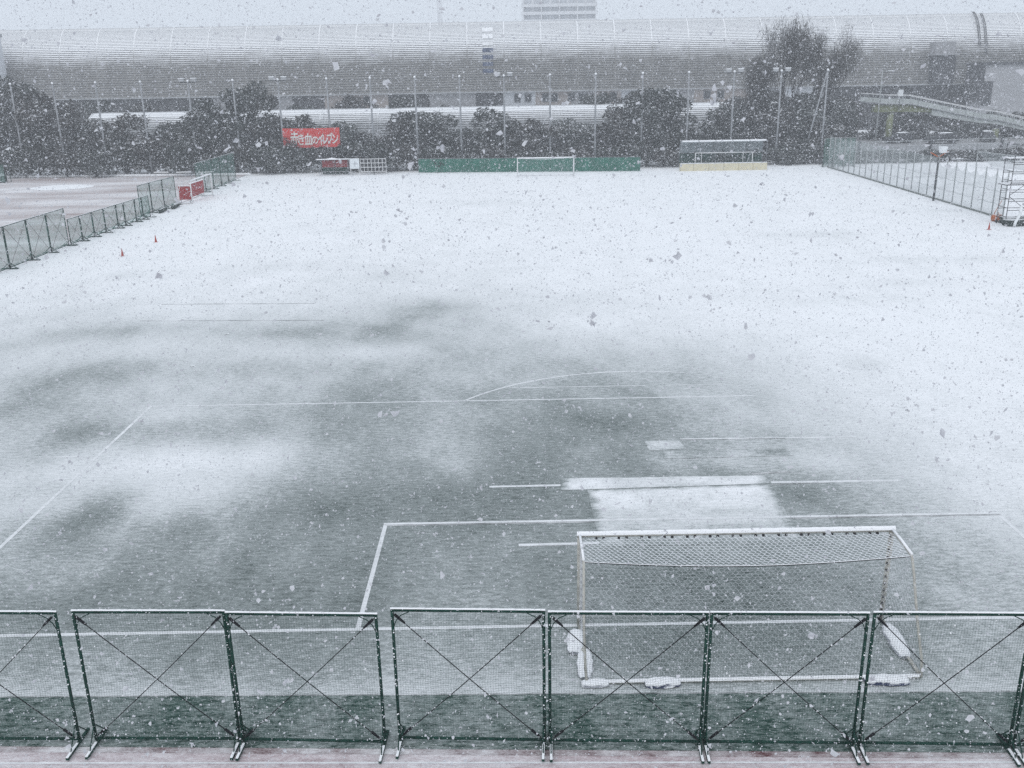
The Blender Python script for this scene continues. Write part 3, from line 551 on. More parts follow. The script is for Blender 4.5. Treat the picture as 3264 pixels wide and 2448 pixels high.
# hurdles and a small frame left standing on the clay
for k, (x, y) in enumerate(((-52.6,110.5),(-49.4,110.2),(-46.2,109.6))):
    T = thing('hurdle', 'steel training hurdle on the red clay, %s from the left' % ORD[k], 'hurdle', (x,y,0), 0.15*k, 'hurdles on the clay')
    part('frame', MB().tube([(-.9,-.4,0.04),(-.9,.4,0.04)],.03,6).tube([(.9,-.4,.04),(.9,.4,.04)],.03,6).tube([(-.9,.3,.04),(-.9,0,.85)],.03,6).tube([(.9,.3,.04),(.9,0,.85)],.03,6), M['steel'], T)
    cb = MB(); cb.box((-1.0,-.03,.8),(1.0,.03,.95)); part('bar', cb, M['white_paint'], T)
T = thing('ball_cage', 'low dark ball cage at the left frame edge beyond the clay', 'cage', (-74.9,108.5,0), 0.0)
part('frame', MB().tube([(-2,0,0),(-2,0,2.4),(2,0,2.4),(2,0,0)],.05,6).tube([(-2,1.4,0),(-2,1.4,2.2),(2,1.4,2.2),(2,1.4,0)],.05,6).tube([(-2,0,2.4),(-2,1.4,2.2)],.05,6).tube([(2,0,2.4),(2,1.4,2.2)],.05,6), M['dark_green'], T)
vb = MB(); vb.grid([[(-2+4*i/6,0.02,0.1+2.2*j/3) for i in range(7)] for j in range(4)]); part('net', vb, M['veil_green'], T)
bx = MB(); bx.box((-1.6,0.3,0.05),(1.6,1.2,0.9)); part('bin', bx, M['black_mat'], T)
# cones
def cone(label, loc, lean=0.0):
    T = thing('traffic_cone', label, 'cone', loc, 0.4, 'red cones on the snow')
    bb = MB(); bb.box((-.2,-.2,0),(.2,.2,.035)); part('base', bb, M['cone'], T)
    c = part('cone_body', MB().lathe([(.15,.035),(.13,.12),(.10,.28),(.06,.48),(.032,.64),(.03,.66),(0,.662)],14), M['cone'], T, True)
    part('stripe', MB().lathe([(.1235,.14),(.095,.29)],14), M['white_paint'], c, True)
    T.rotation_euler = (lean, 0, 0.4); T.scale = (.66,.66,.9); return T
cone('red traffic cone on the left snow, nearer of the pair', (-34.95,51.5,0.0)); cone('red traffic cone on the left snow, farther of the pair', (-34.6,57.7,0.0))
cone('red traffic cone alone on the right snow below the scaffold tower', (34.1,56.6,0.0))
for k, (x, y, z) in enumerate(((-20.2,27.8,0.3),(-20.2,22.1,1.0))):
    P = [[(0.22*(i/4-.5), 0.16*(j/3-.5)+0.05*(i/4), 0.008+0.012*math.sin(i*1.5+j)+0.012) for i in range(5)] for j in range(4)]
    tag(part('paper_scrap', MB().grid(P), M['sign'], None, loc=(x,y,0), rz=z), ['scrap of white paper on the snow, farther from the camera','scrap of white paper on the snow, nearer to the camera'][k], 'paper', 'paper scraps on the pitch')

# ------------------------------------------------------------------ far end of the pitch
T = thing('green_screen', 'long low green cloth screen behind the far goal', 'screen', (-17.6,112.6,0), math.atan2(-3.2,30.4))
W = 30.5; nseg = 10
for k in range(nseg+1): part('post', MB().tube([(W*k/nseg,0.06,0),(W*k/nseg,0.06,1.95)], 0.035, 6), M['steel'], T)
for k in range(nseg):
    P = [[(W*(k+i/8)/nseg, 0.03*math.sin(i*2.0+k+j), 0.05+1.8*j/4) for i in range(9)] for j in range(5)]; part('panel', MB().grid(P), M['screen'], T, True)
part('top_rail', MB().tube([(0,0.06,1.9),(W,0.06,1.9)], 0.03, 6), M['steel'], T)
# banner with its lettering
T = thing('banner', 'red cloth banner with big white Japanese lettering hung on the tall poles', 'banner', (-36.75,115.7,3.5), 0.0)
BW, BH = 8.0, 2.62
P = [[(BW*i/24, 0.05*math.sin(i*0.7)*math.sin(PI*j/6), BH*j/6-0.06*math.sin(PI*i/24)) for i in range(25)] for j in range(7)]
cl = part('cloth', MB().grid(P), M['banner'], T, True)
for cx, cz in ((0,0),(BW,0),(0,BH),(BW,BH)): part('tie', MB().tube([(cx,0,cz),(cx+(-.25 if cx<1 else .25),0.1,cz)], 0.012, 5), M['cable'], T)
def lettering(body, size, loc, parent, mat, name='lettering', sx=1.0, bold=0.02):
    cu = bpy.data.curves.new(name, 'FONT'); cu.body = body; cu.size = size; cu.offset = bold; cu.extrude = 0.004; cu.resolution_u = 3
    tmp = bpy.data.objects.new('tmp', cu); COL.objects.link(tmp); dg = bpy.context.evaluated_depsgraph_get(); dg.update()
    me = bpy.data.meshes.new_from_object(tmp.evaluated_get(dg)); bpy.data.objects.remove(tmp)
    me.materials.clear(); me.materials.append(mat); o = link(name, me, parent, loc); o.rotation_euler = (PI/2,0,0); o.scale = (sx,1,1); return o
for ch, cx, cz, sz, sx in (('赤',1.0,0.48,2.0,.66),('き',2.02,0.42,1.75,.62),('血',3.0,0.42,1.75,.66),('の',4.02,0.50,1.3,.75),('イ',4.70,0.34,1.9,.62),('レ',5.42,0.46,1.75,.55),('ブ',6.10,0.50,1.65,.55),('ン',6.85,0.50,1.6,.6)):
    lettering(ch, sz, (cx,-0.075,cz), cl, M['letter'], sx=sx, bold=0.028)
# red shelter, clock board, number grid
T = thing('bench_shelter', 'low bench shelter with red back panels and snowy flat roof at the far end', 'shelter', (-31.3,111.7,0))
rb = MB(); rb.box((-.1,-1.0,2.05),(4.4,0.5,2.13)); rf = part('roof', rb, M['dark_steel'], T)
P = [[(-.1+4.5*i/20, -1.0+1.5*j/4, 2.135+0.05*math.sin(PI*j/4)+0.16*math.exp(-((i-9)/2.2)**2)*math.sin(PI*j/4)) for i in range(21)] for j in range(5)]; part('snow_cap', MB().grid(P), M['snow'], rf, True)
for k in range(2):
    pb = MB(); pb.box((0.45+1.85*k,0.40,1.0),(2.2+1.85*k,0.46,1.95)); part('back_panel', pb, M['red_board'], T)
    lb = MB(); lb.box((0.45+1.85*k,0.40,0.08),(2.2+1.85*k,0.46,0.96)); part('lower_panel', lb, M['dark_green'], T)
for x in (0.3,2.2,4.2): part('post', MB().tube([(x,0.43,0),(x,0.43,2.05)],.05,6), M['steel'], T); part('front_post', MB().tube([(x,-.9,0),(x,-.9,2.05)],.03,6), M['steel'], T)
sb = MB(); sb.box((0.4,-.2,.40),(4.2,.25,.46)); part('bench_seat', sb, M['steel'], T)
T = thing('clock_board', 'white board with a drawn cross on two legs beside the number grid', 'board', (-26.85,111.0,0))
cb = MB(); cb.box((0,-.05,.85),(1.3,.05,2.15)); bd = part('board', cb, M['clock'], T)
cr = MB(); cr.box((.35,-.06,1.48),(1.1,-.053,1.53)); cr.box((.66,-.066,1.1),(.71,-.061,1.9)); part('drawn_cross', cr, M['steel'], bd)
sc = MB(); sc.box((-.06,-.09,2.153),(1.36,.09,2.21)); part('snow_cap', sc, M['snow'], T)
for x in (.08,1.22): part('leg', MB().tube([(x,0,0),(x,0,.85)],.045,6), M['white_paint'], T)
T = thing('number_grid', 'white framed rack of small square openings standing right of the clock board', 'rack', (-25.4,111.0,0))
for i in range(8): part('upright', MB().bar((3.5*i/7,0,.45 if i not in (0,7) else 0),(3.5*i/7,0,2.12),.06,.06), M['white_paint'], T)
for z in (.45,1.02,1.58,2.12): part('shelf', MB().bar((-.03,-.002,z),(3.53,-.002,z),.10,.07), M['white_paint'], T)
bk = MB(); bk.box((.05,.10,.5),(3.45,.12,2.05)); part('backing', bk, M['band_dark'], T)
part('leg', MB().bar((1.8,0,0),(1.8,0,.45),.12,.12), M['dark_steel'], T)
# dugout shelter, cream mats, white frame
T = thing('dugout', 'long dugout with curved clouded roof behind the cream mats', 'dugout', (18.7,112.2,0)); W = 11.6
prof = [(1.2,0.1),(1.2,2.0),(1.1,2.8),(0.8,3.35),(0.3,3.65),(-0.3,3.72),(-0.9,3.6)]
for k in range(6):
    x = W*k/5; part('rib', MB().tube([(x,y,z) for y, z in prof], .04, 6), M['steel'], T, True); part('front_post', MB().tube([(x,-.85,0),(x,-.9,3.6)], .035, 6), M['steel'], T)
    if k < 5:
        part('roof_panel', MB().grid([[(x+.05,y,z),(x+W/5-.05,y,z)] for y, z in prof[1:]]), M['poly'], T, True)
        part('roof_snow', MB().grid([[(x+.05,y,z+h),(x+W/5-.05,y,z+h)] for (y, z), h in zip(prof[3:], (.012,.05,.06,.015))]), M['snow'], T, True)
        bp = MB(); bp.box((x+.06,1.14,.1),(x+W/5-.06,1.18,1.9)); part('back_panel', bp, M['dark_green'], T)
sb = MB(); sb.box((.3,.3,.42),(W-.3,.75,.48)); part('bench_seat', sb, M['steel'], T)
x = 18.05; xw = [1.75,2.05,2.0,1.95,1.95,1.9]
for k in range(6):
    mb_ = MB(); w = xw[k]; R = .04
    mb_.add([(R,0,0),(w-R,0,0),(w,.05,.0),(w,.85,0),(0,.85,0),(0,.05,0),(R,0,.93),(w-R,0,.93),(w,.05,.95),(w,.85,.97),(0,.85,.97),(0,.05,.95)],
            [(5,4,3,2,1,0),(6,7,8,9,10,11),(0,1,7,6),(1,2,8,7),(2,3,9,8),(3,4,10,9),(4,5,11,10),(5,0,6,11)])
    T = thing('crash_mat', 'cream padded mat with snow on top, %s from the left in the far row' % ORD[k], 'mat', (x,108.4,0), 0.0, 'cream mats in a row'); part('pad', mb_, M['cream'], T)
    P = [[(w*i/8, .86*j/4, .965+.035*math.sin(PI*j/4)+.01*math.sin(i*2+k)) for i in range(9)] for j in range(5)]; part('snow_cap', MB().grid(P), M['snow'], T, True)
    x += w+.015
T = thing('frame_goal', 'small white tube goal standing between the cream mats and the dugout', 'goal', (24.25,110.3,0)); hw = 3.9
for s in (-1, 1): part('post', MB().tube([(s*hw,0,0),(s*hw,0,2.2)],.055,8), M['white_paint'], T, True); part('rear_post', MB().tube([(s*(hw-1.05),1.0,0),(s*(hw-1.05),1.0,2.15)],.04,8), M['white_paint'], T, True); part('top_stay', MB().tube([(s*hw,0,2.2),(s*(hw-1.05),1.0,2.15)],.035,6), M['white_paint'], T, True)
part('crossbar', MB().tube([(-hw-.05,0,2.2),(hw+.05,0,2.2)],.055,8), M['white_paint'], T, True)

# ------------------------------------------------------------------ tall poles of the ball net
PX = [-73.8,-67.99,-62.05,-55.86,-49.28,-43.09,-36.82,-30.11,-24.1,-17.9,-11.7,-5.56,.84,7.18,13.71,20.11,26.39,32.92,39.33]
FL = {4,6,11,16,17}
for i, x in enumerate(PX):
    T = thing('net_pole', 'tall %s behind the far end, %s from the left' % ('pole with twin floodlights' if i in FL else 'plain steel pole', ORD[i]), 'pole', (x,116.0,0), 0, 'tall poles behind the far end')
    H = 12.55
    part('shaft', MB().tube([(0,0,0),(0,0,6),(0,0,H)], .16, 8, r2=.11), M['pole'], T, True)
    part('cap', MB().lathe([(.13,H),(.17,H+.08),(.13,H+.22),(0,H+.28)],8), M['snow'], T, True)
    if i in FL:
        part('crossarm', MB().bar((-1.05,0,H-.1),(1.05,0,H-.1),.14,.12), M['dark_steel'], T)
        for s in (-.85,.85):
            lb = MB(); lb.box((s-.34,-.3,H+.02),(s+.34,.2,H+.4)); L = part('floodlight', lb, M['lamp_head'], T); sb = MB(); sb.box((s-.36,-.32,H+.403),(s+.36,.22,H+.5)); part('snow_cap', sb, M['snow'], L)
    if i == 18: part('brace', MB().tube([(-.1,0,12.3),(-2.7,0,0)],.10,6), M['pole'], T, True)
for k, z in enumerate((12.4, 8.2, 4.2)):
    tag(part('net_cable', MB().tube([(x,115.98,z-.0) for x in PX], .012, 4), M['cable'], None), 'thin steel cable strung along the tall poles, %s' % ('top','middle','bottom')[k], 'cable', 'cables of the ball net')
# ------------------------------------------------------------------ trees
def leaf_cloud(seed, blobs, n, size, mat, up=0.25, asp=0.55, vert=0.6, twig=0.22):
    r = np.random.default_rng(seed); B = np.array(blobs, float)                # x y z rx ry rz
    w = B[:,3]*B[:,4]*B[:,5]; k = r.choice(len(B), n, p=w/w.sum())
    d = r.normal(size=(n,3)); d /= np.linalg.norm(d, axis=1)[:,None]; rad = r.random(n)**0.35*(0.92+0.16*r.random(n))
    C = B[k,:3] + d*rad[:,None]*B[k,3:]
    a = r.normal(size=(n,3)); a[:,2] *= vert; a /= np.linalg.norm(a, axis=1)[:,None]; nn = r.normal(size=(n,3)); nn[:,2] += up*2
    b_ = np.cross(nn, a); b_ /= np.linalg.norm(b_, axis=1)[:,None]
    s = size*(0.6+0.8*r.random(n))[:,None]; tw = (r.random(n) < twig)[:,None]        # some long thin twigs among the leaves
    s = np.where(tw, s*2.4, s); a *= s; b_ *= s*np.where(tw, .07, asp)
    V = np.stack([C-a, C+b_, C+a, C-b_*0.8], 1).reshape(-1,3); V[:,2] = np.maximum(V[:,2], 0.02)
    me = bpy.data.meshes.new('crown'); me.vertices.add(4*n); me.vertices.foreach_set('co', V.ravel())
    me.loops.add(4*n); me.loops.foreach_set('vertex_index', np.arange(4*n)); me.polygons.add(n); me.polygons.foreach_set('loop_start', np.arange(0,4*n,4)); me.update()
    tone = r.random(n)*0.7 + 0.3*r.random(len(B))[k]; at = me.attributes.new('tone','FLOAT','FACE'); at.data.foreach_set('value', tone.astype(np.float32))
    me.materials.append(mat); return me
def crown_mesh(seed, mat, n=4600, H=8.0, R=3.0, low=0.6):
    rd = random.Random(seed); bl = [(0,0,H*.42,R*.55,R*.55,H*.36)]
    for k in range(26):
        a = rd.uniform(0,6.28); z = rd.uniform(low+.8, H*0.92); q = R*math.sqrt(max(.08,1-((z-H*.45)/(H*.55))**2))*rd.uniform(.45,1.05); s = rd.uniform(.5,1.25)
        bl.append((q*math.cos(a), q*math.sin(a), z, s, s, s*rd.uniform(.7,1.0)))
    return leaf_cloud(seed, bl, n, 0.20, mat)
def trunk_mesh(seed, H=8.0):
    rd = random.Random(seed); mb = MB(); mb.tube([(0,0,0),(.08,.05,H*.3),(-.05,.1,H*.6),(0,0,H*.85)], .20, 7, r2=.05)
    for k in range(7):
        a = rd.uniform(0,6.28); z = H*rd.uniform(.25,.7); l = rd.uniform(1.2,2.3); mb.tube([(0,0,z),(l*.5*math.cos(a),l*.5*math.sin(a),z+l*.4),(l*math.cos(a),l*math.sin(a),z+l*.9)], .07, 5, r2=.02)
    return mb.mesh('trunk', M['bark'], True)
CR = [crown_mesh(s, M[m]) for s, m in ((1,'leaf_a'),(2,'leaf_a'),(3,'leaf_b'),(4,'leaf_c'),(5,'leaf_b'),(6,'leaf_a'))]; TK = [trunk_mesh(s) for s in (1,2,3)]
def plant_tree(loc, h, rscale, k, rz, label, name='evergreen_tree', cat='tree', grp='trees in the row behind the far end'):
    T = thing(name, label, cat, loc, rz, grp); T.scale = (rscale, rscale, h/8.0)
    link('trunk', TK[k % 3], T); link('crown', CR[k % 6], T); return T
KW = ['dark green', 'dense dark green', 'brownish', 'grey-green', 'brown-tinged', 'dark']
for i, (x, y, h) in enumerate(TREES):
    plant_tree((x,y,0), h*1.03, (1.15 if h < 9 else 1.35)*random.uniform(.9,1.2), i*5+i//3, i*1.7, '%s leafy tree behind the far end, %s tree from the left' % (KW[(i*5+i//3) % 6], ORD[i]))
SM = [crown_mesh(20+s, M[m], 2600, 4.0, 2.2, 0.1) for s, m in ((1,'leaf_a'),(2,'leaf_a'),(3,'leaf_b'))]; ST = trunk_mesh(9, 4.0)
for i, (x, y, h) in enumerate(SHRUBS):
    T = thing('shrub', 'low dark shrub at the foot of the tree row, %s from the left' % ORD[i], 'shrub', (x,y+.6,0), i*2.1, 'shrubs along the far end'); T.scale = (1.12,1.0,max(2.4,h)/4.0)
    link('stem', ST, T); link('foliage', SM[i % 3], T)
BT = [((-48.1,152),10.4),((-41,150),8.6),((-32.05,151),10.2),((-23.2,150),9.8),((-15,152),8.0),((10.6,150),9.8),((17.8,151),10.3),((24,152),9),((30,150),8.2),((36,149),8.8),((42,150),9.5),((48,151),9.2),((55,150),8.4),((-60,151),8.8),((-69,150),9.5),((-77,151),10)]
for i, ((x, y), h) in enumerate(sorted(BT)): plant_tree((x,y,0), h, 1.15, i*3+1, i*2.3, '%s tree beyond the low ribbed shed, %s of those from the left' % (KW[(i*3+1) % 6], ORD[i]), grp='trees beyond the low shed')
RT = [(62,148,6.6),(67.4,150,7.0),(73,149,6.2),(79,150,5.6),(85,149,5.2),(91,150,6.0),(58,143.5,4.6),(65,144,4.2),(72,143.5,3.9),(79,144,3.6),(86,144,3.6)]
for i, (x, y, h) in enumerate(sorted(RT)): plant_tree((x,y,0), h, 1.15, i*4+2, i*1.9, '%s bush around the footbridge, %s from the left' % (KW[(i*4+2) % 6], ORD[i]), name='bush', cat='bush', grp='bushes around the footbridge')
HB = [(41.5+3.4*i, 116.5+0.5*(i % 3), 2.0) for i in range(13)]
for i, (x, y, h) in enumerate(HB):
    T = thing('shrub', 'low dark hedge shrub beyond the right snowfield, %s from the left' % ORD[i], 'shrub', (x,y,0), i*1.3, 'hedge beyond the right snowfield'); T.scale = (1.1,1.0,.36)
    link('stem', ST, T); link('foliage', SM[i % 3], T)
def bare_tree(label, loc, H, seed, spread):
    rd = random.Random(seed); T = thing('bare_tree', label, 'tree', loc, 0, 'tall bare trees'); tips = []
    br, tw = MB(), MB()
    def grow(p, d, L, r, lev):
        mid = p + d*L*.5 + Vector((rd.uniform(-.06,.06),rd.uniform(-.06,.06),.02))*L; e = p + d*L + Vector((0,0,.05*L))
        (br if lev < 3 else tw).tube([p, mid, e], r, 6 if lev < 2 else 3, False, r2=r*.62)
        if lev >= 4: tips.append(e); return
        for k in range(4 if lev < 2 else 4):
            a = rd.uniform(0,6.28); tilt = rd.uniform(.25,.62)*spread; nd = (d + Vector((math.cos(a),math.sin(a),0))*tilt + Vector((0,0,.22))).normalized()
            s = e if k < 2 else p.lerp(e, rd.uniform(.45,.9)); grow(s, nd, L*rd.uniform(.68,.88), r*.55, lev+1)
    grow(Vector((0,0,0)), Vector((0,0,1)), H*.24, H*.014, 0)
    part('trunk', br, M['bark'], T, True); part('twigs', tw, M['bark'], T)
    bl = [(t.x,t.y,t.z-.6,.85,.85,1.5) for t in tips]; zm = max(t.z for t in tips)
    link('crown', leaf_cloud(seed, bl, 8000, .34, M['twig'], .1, .07, 2.0, 0.0), T)
    T.scale = (1,1,H/zm); return T
bare_tree('tallest bare tree, reaching the roof of the arched hall', (37.2,127,0), 20.0, 4, .95)
bare_tree('bare tree right of the tallest one, behind the braced pole', (43.2,128.5,0), 18.8, 9, .9)
bare_tree('shorter bare tree left of the tallest one', (33.0,128.5,0), 14.5, 15, .9)
for i, (x, y, h) in enumerate(((29.5,130,8.6),(36,131,8.8),(41.5,131.5,9),(46.5,131,8.2))): plant_tree((x,y,0), h, 1.2, i*5+2, i*2.2, '%s leafy tree under the tall bare trees, %s from the left' % (KW[(i*5+2) % 6], ORD[i]), grp='leafy trees under the bare trees')

# ------------------------------------------------------------------ halls behind
def ribbed_barrel(T, xs, cy, cz, R, a0, a1, nsl, lip, mat, seam=True, snow_seam=.30, ky=1.0, filled=1.02, half=9.0):
    """horizontal slats lapped round a barrel vault, one panel object per bay"""
    A = [a0+(a1-a0)*k/nsl for k in range(nsl+1)]; da = (a1-a0)/nsl
    P = lambda a, r: (cy-r*ky*math.cos(a), cz+r*math.sin(a))
    for i in range(len(xs)-1):
        x0, x1 = xs[i]+snow_seam, xs[i+1]-snow_seam; mb = MB()
        for k in range(nsl):
            g = da*.30; lp = lip*(0.15 if A[k] > filled else 1.0); q0 = P(A[k], R-lp); q1 = P(A[k]+g, R-lp); q2 = P(A[k]+g, R+lp*.3); q3 = P(A[k+1], R)
            gm = 0 if A[k] > filled else (2 if A[k] > half else 1)
            for (a, c, mi) in ((q0,q1,gm),(q1,q2,gm),(q2,q3,0)):
                mb.add([(x0,a[0],a[1]),(x1,a[0],a[1]),(x1,c[0],c[1]),(x0,c[0],c[1])], [(0,1,2,3)], mi)
            mb.add([(x0,q3[0],q3[1]),(x1,q3[0],q3[1]),(x1,P(A[k+1],R-lip)[0],P(A[k+1],R-lip)[1]),(x0,P(A[k+1],R-lip)[0],P(A[k+1],R-lip)[1])], [(0,1,2,3)], gm)
        part('cladding_bay', mb, [mat, M['recess'], M['recess_snow']], T)
    if seam:
        for x in xs:
            pts = [P(a0+(a1-a0)*k/20, R+.05) for k in range(21)]; pin = [P(a0+(a1-a0)*k/20, R-lip-.1) for k in range(21)]
            mb = MB(); w = snow_seam
            mb.grid([[(x-w,p[0],p[1]),(x+w,p[0],p[1])] for p in pts]); mb.grid([[(x-w,p[0],p[1]),(x-w,q[0],q[1])] for p, q in zip(pts, pin)]); mb.grid([[(x+w,q[0],q[1]),(x+w,p[0],p[1])] for p, q in zip(pts, pin)])
            part('seam', mb, mat, T)
hall = thing('arched_hall', 'huge arched hall with horizontally ribbed grey cladding and snow on its roof', 'building', (0,0,0))
bays = [-134.0+8.03*i for i in range(33)]
CY, CZ, RR, KY = 200.5, 6.6, 17.3, 0.44
ribbed_barrel(hall, bays, CY, CZ, RR, math.radians(8.7), math.radians(90), 46, .14, M['cladding'], snow_seam=.11, ky=KY, filled=1.3, half=0.80)
ib = MB(); ib.grid([[(-134,CY-16.9*KY*math.cos(t),CZ+16.9*math.sin(t)),(123,CY-16.9*KY*math.cos(t),CZ+16.9*math.sin(t))] for t in np.linspace(math.radians(8.7), math.radians(171), 30)]); part('inner_shell', ib, M['recess'], hall)
for xx in (-134.3, 123.3):
    gb = MB(); gb.poly([(xx,CY-RR*KY*math.cos(t),CZ+RR*math.sin(t)) for t in np.linspace(math.radians(8), math.radians(172), 30)]); part('gable', gb, M['band_grey'], hall)
# storey below the cladding: one wall piece after another
rd = random.Random(8); x = -134.0; seq = ['band_grey','band_dark','band_beige','band_dark','band_grey','band_pale','band_grey','band_beige']
fixed = [(-134,-70,'band_dark'),(-70,-52,'band_grey'),(-52,-45,'band_dark'),(-45,-31,'band_beige'),(-31,-22,'band_dark'),(-22,-12,'band_grey'),(-12,-5.5,'band_dark'),(-5.5,1.2,'band_pale'),(1.2,9,'band_beige'),(9,14,'band_grey'),(14,20,'band_beige'),(20,28,'band_pale'),(28,36,'band_grey'),(36,48,'band_beige'),(48,56,'band_grey'),(56,62,'band_pale'),(62,96,'band_dark'),(96,123,'band_grey')]
for x0, x1, m in fixed:
    wb = MB(); wb.box((x0,193.6,0),(x1-.05,194.2,9.16)); part('lower_wall', wb, M[m], hall)
eb = MB(); eb.box((-134,192.3,9.10),(123,193.5,9.36)); part('eaves', eb, M['concrete'], hall)
db = MB(); db.box((-134,192.2,0),(123,193.4,6.1)); part('plinth', db, M['band_dark'], hall)
for k, x in enumerate([-40.5,-36.5,-3.5,-1.2,2.6,4.6,8.3,10.6,15.2,17.5,22.3,24.4,38.0,41.0,51,53.5]):
    wb = MB(); wb.box((x,193.42,7.0),(x+1.5,193.55,8.75)); w = part('window', wb, M['steel'], hall); pb = MB(); pb.box((x+.12,193.38,7.12),(x+1.38,193.41,8.63)); part('pane', pb, M['glass_dark'], w)
def on_arc(a, r=17.5): return CY-r*KY*math.cos(a), CZ+r*math.sin(a)
for k in range(7):                                               # stack of dark blue ventilator panels
    z0 = 13.2+1.42*k; a = math.asin((z0-CZ)/17.5); a2 = math.asin(min(.999,(z0+.85-CZ)/17.5)); (y0, zz0), (y1, zz1) = on_arc(a), on_arc(a2)
    vb = MB(); vb.add([(-10.2,y0,zz0),(-7.9,y0,zz0),(-7.9,y1,zz1),(-10.2,y1,zz1),(-10.2,y0+.4,zz0),(-7.9,y0+.4,zz0),(-7.9,y1+.4,zz1),(-10.2,y1+.4,zz1)], [(0,1,2,3),(0,4,5,1),(3,2,6,7),(0,3,7,4),(1,5,6,2)])
    part('ventilator_panel', vb, M['blue_panel'] if k < 4 else M['cladding'], hall)
for x, (za, zb) in ((97.6,(17,24.2)), (99.0,(15.2,23.8))):       # roof ladders
    aa, ab = math.asin((za-CZ)/17.75), math.asin(min(.999,(zb-CZ)/17.75)); L = MB()
    for s in (-.2,.2): L.tube([(x+s,)+on_arc(aa+(ab-aa)*k/14, 17.75) for k in range(15)], .09, 5)
    for k in range(26): y, z = on_arc(aa+(ab-aa)*k/26, 17.75); L.tube([(x-.2,y,z),(x+.2,y,z)], .04, 4)
    part('roof_ladder', L, M['recess'], hall)
dk = MB(); dk.box((86.8,190.6,9.4),(91.2,194,15.2)); dr = part('porch', dk, M['band_dark'], hall); rr = MB(); rr.box((86.6,190.2,15.2),(91.6,195,15.6)); rr.box((86.9,191.5,15.6),(91.2,195,18.0)); part('porch_roof', rr, M['band_grey'], dr)
T = thing('annex', 'pale annex block with dark frame in front of the right end of the hall', 'building', (93,183,0))
ab = MB(); ab.box((.9,0,0),(24,6,13.0)); part('wall', ab, M['band_grey'], T); fb = MB(); fb.box((-.2,-.6,13.0),(24.2,6.2,13.6)); part('roof', fb, M['band_dark'], T)
fb = MB(); fb.box((0,-.4,6),(.88,6,13.0)); part('frame', fb, M['band_dark'], T)
for x in (1.0,14.5): wb = MB(); wb.box((x,-.14,5.0),(x+(2.0 if x<2 else 7),-.004,9.8)); part('window', wb, M['band_dark'], T)
shed = thing('ribbed_shed', 'long low shed with curved ribbed roof under snow behind the tree row', 'shed', (0,0,0))
sx_ = [-76.0+9.8*i for i in range(13)]
ribbed_barrel(shed, sx_, 147.5, 2.4, 5.2, math.radians(4), math.radians(88), 17, .07, M['shed_roof'], True, snow_seam=.10)
sb = MB(); sb.box((-76,142.4,0),(41.6,147.4,2.7)); part('wall', sb, M['band_dark'], shed)
sb = MB(); sb.box((-76.2,147.2,7.2),(41.8,148.2,7.66)); part('ridge', sb, M['concrete'], shed)
sb = MB(); sb.box((-76.2,148.3,0),(41.8,148.6,7.4)); part('rear_wall', sb, M['band_dark'], shed)
# apartment tower in the haze, part of that haze mixed into its wall and window colours
T = thing('apartment_tower', 'pale apartment tower fading into the snowfall above the hall roof', 'building', (2.6,400,0)); W = 30.4
cb = MB(); cb.box((0,0,0),(W,16,60)); part('core', cb, M['tower_wall'], T)
for k in range(6):
    z = 24.2+3.05*k
    sb = MB(); sb.box((-.7,-1.5,z),(W+.7,0,z+1.25)); fl = part('balcony', sb, M['tower_wall'], T)
    for j in range(8):
        wb = MB(); wb.box((.8+3.7*j,-.1,z+1.3),(3.5+3.7*j,-.02,z+2.9)); part('window', wb, M['tower_glass'], fl)
    for j in range(5): pb = MB(); pb.box((W*j/4-.25,-1.4,z+1.25),(W*j/4+.25,-.05,z+3.05)); part('pier', pb, M['tower_wall'], fl)
T = thing('slim_tower', 'slim pale tower barely visible in the snowfall left of the apartment tower', 'building', (-41.5,520,0))
cb = MB(); cb.box((0,0,0),(2.6,2.6,52)); part('shaft', cb, M['tower_wall'], T); cb = MB(); cb.box((-.3,-.3,52),(2.9,2.9,54)); part('top', cb, M['tower_wall'], T)
T = thing('side_block', 'pale block at the left frame edge in front of the hall', 'building', (-131,185,0))
cb = MB(); cb.box((0,0,0),(19,6,22)); part('wall', cb, M['band_pale'], T); cb = MB(); cb.box((-.3,-.3,22),(19.3,6.3,22.7)); part('roof', cb, M['concrete'], T)
for k in range(4): wb = MB(); wb.box((15.5,-.12,9.5+3.0*k),(18.5,-.004,11.3+3.0*k)); part('window', wb, M['glass_dark'], T)

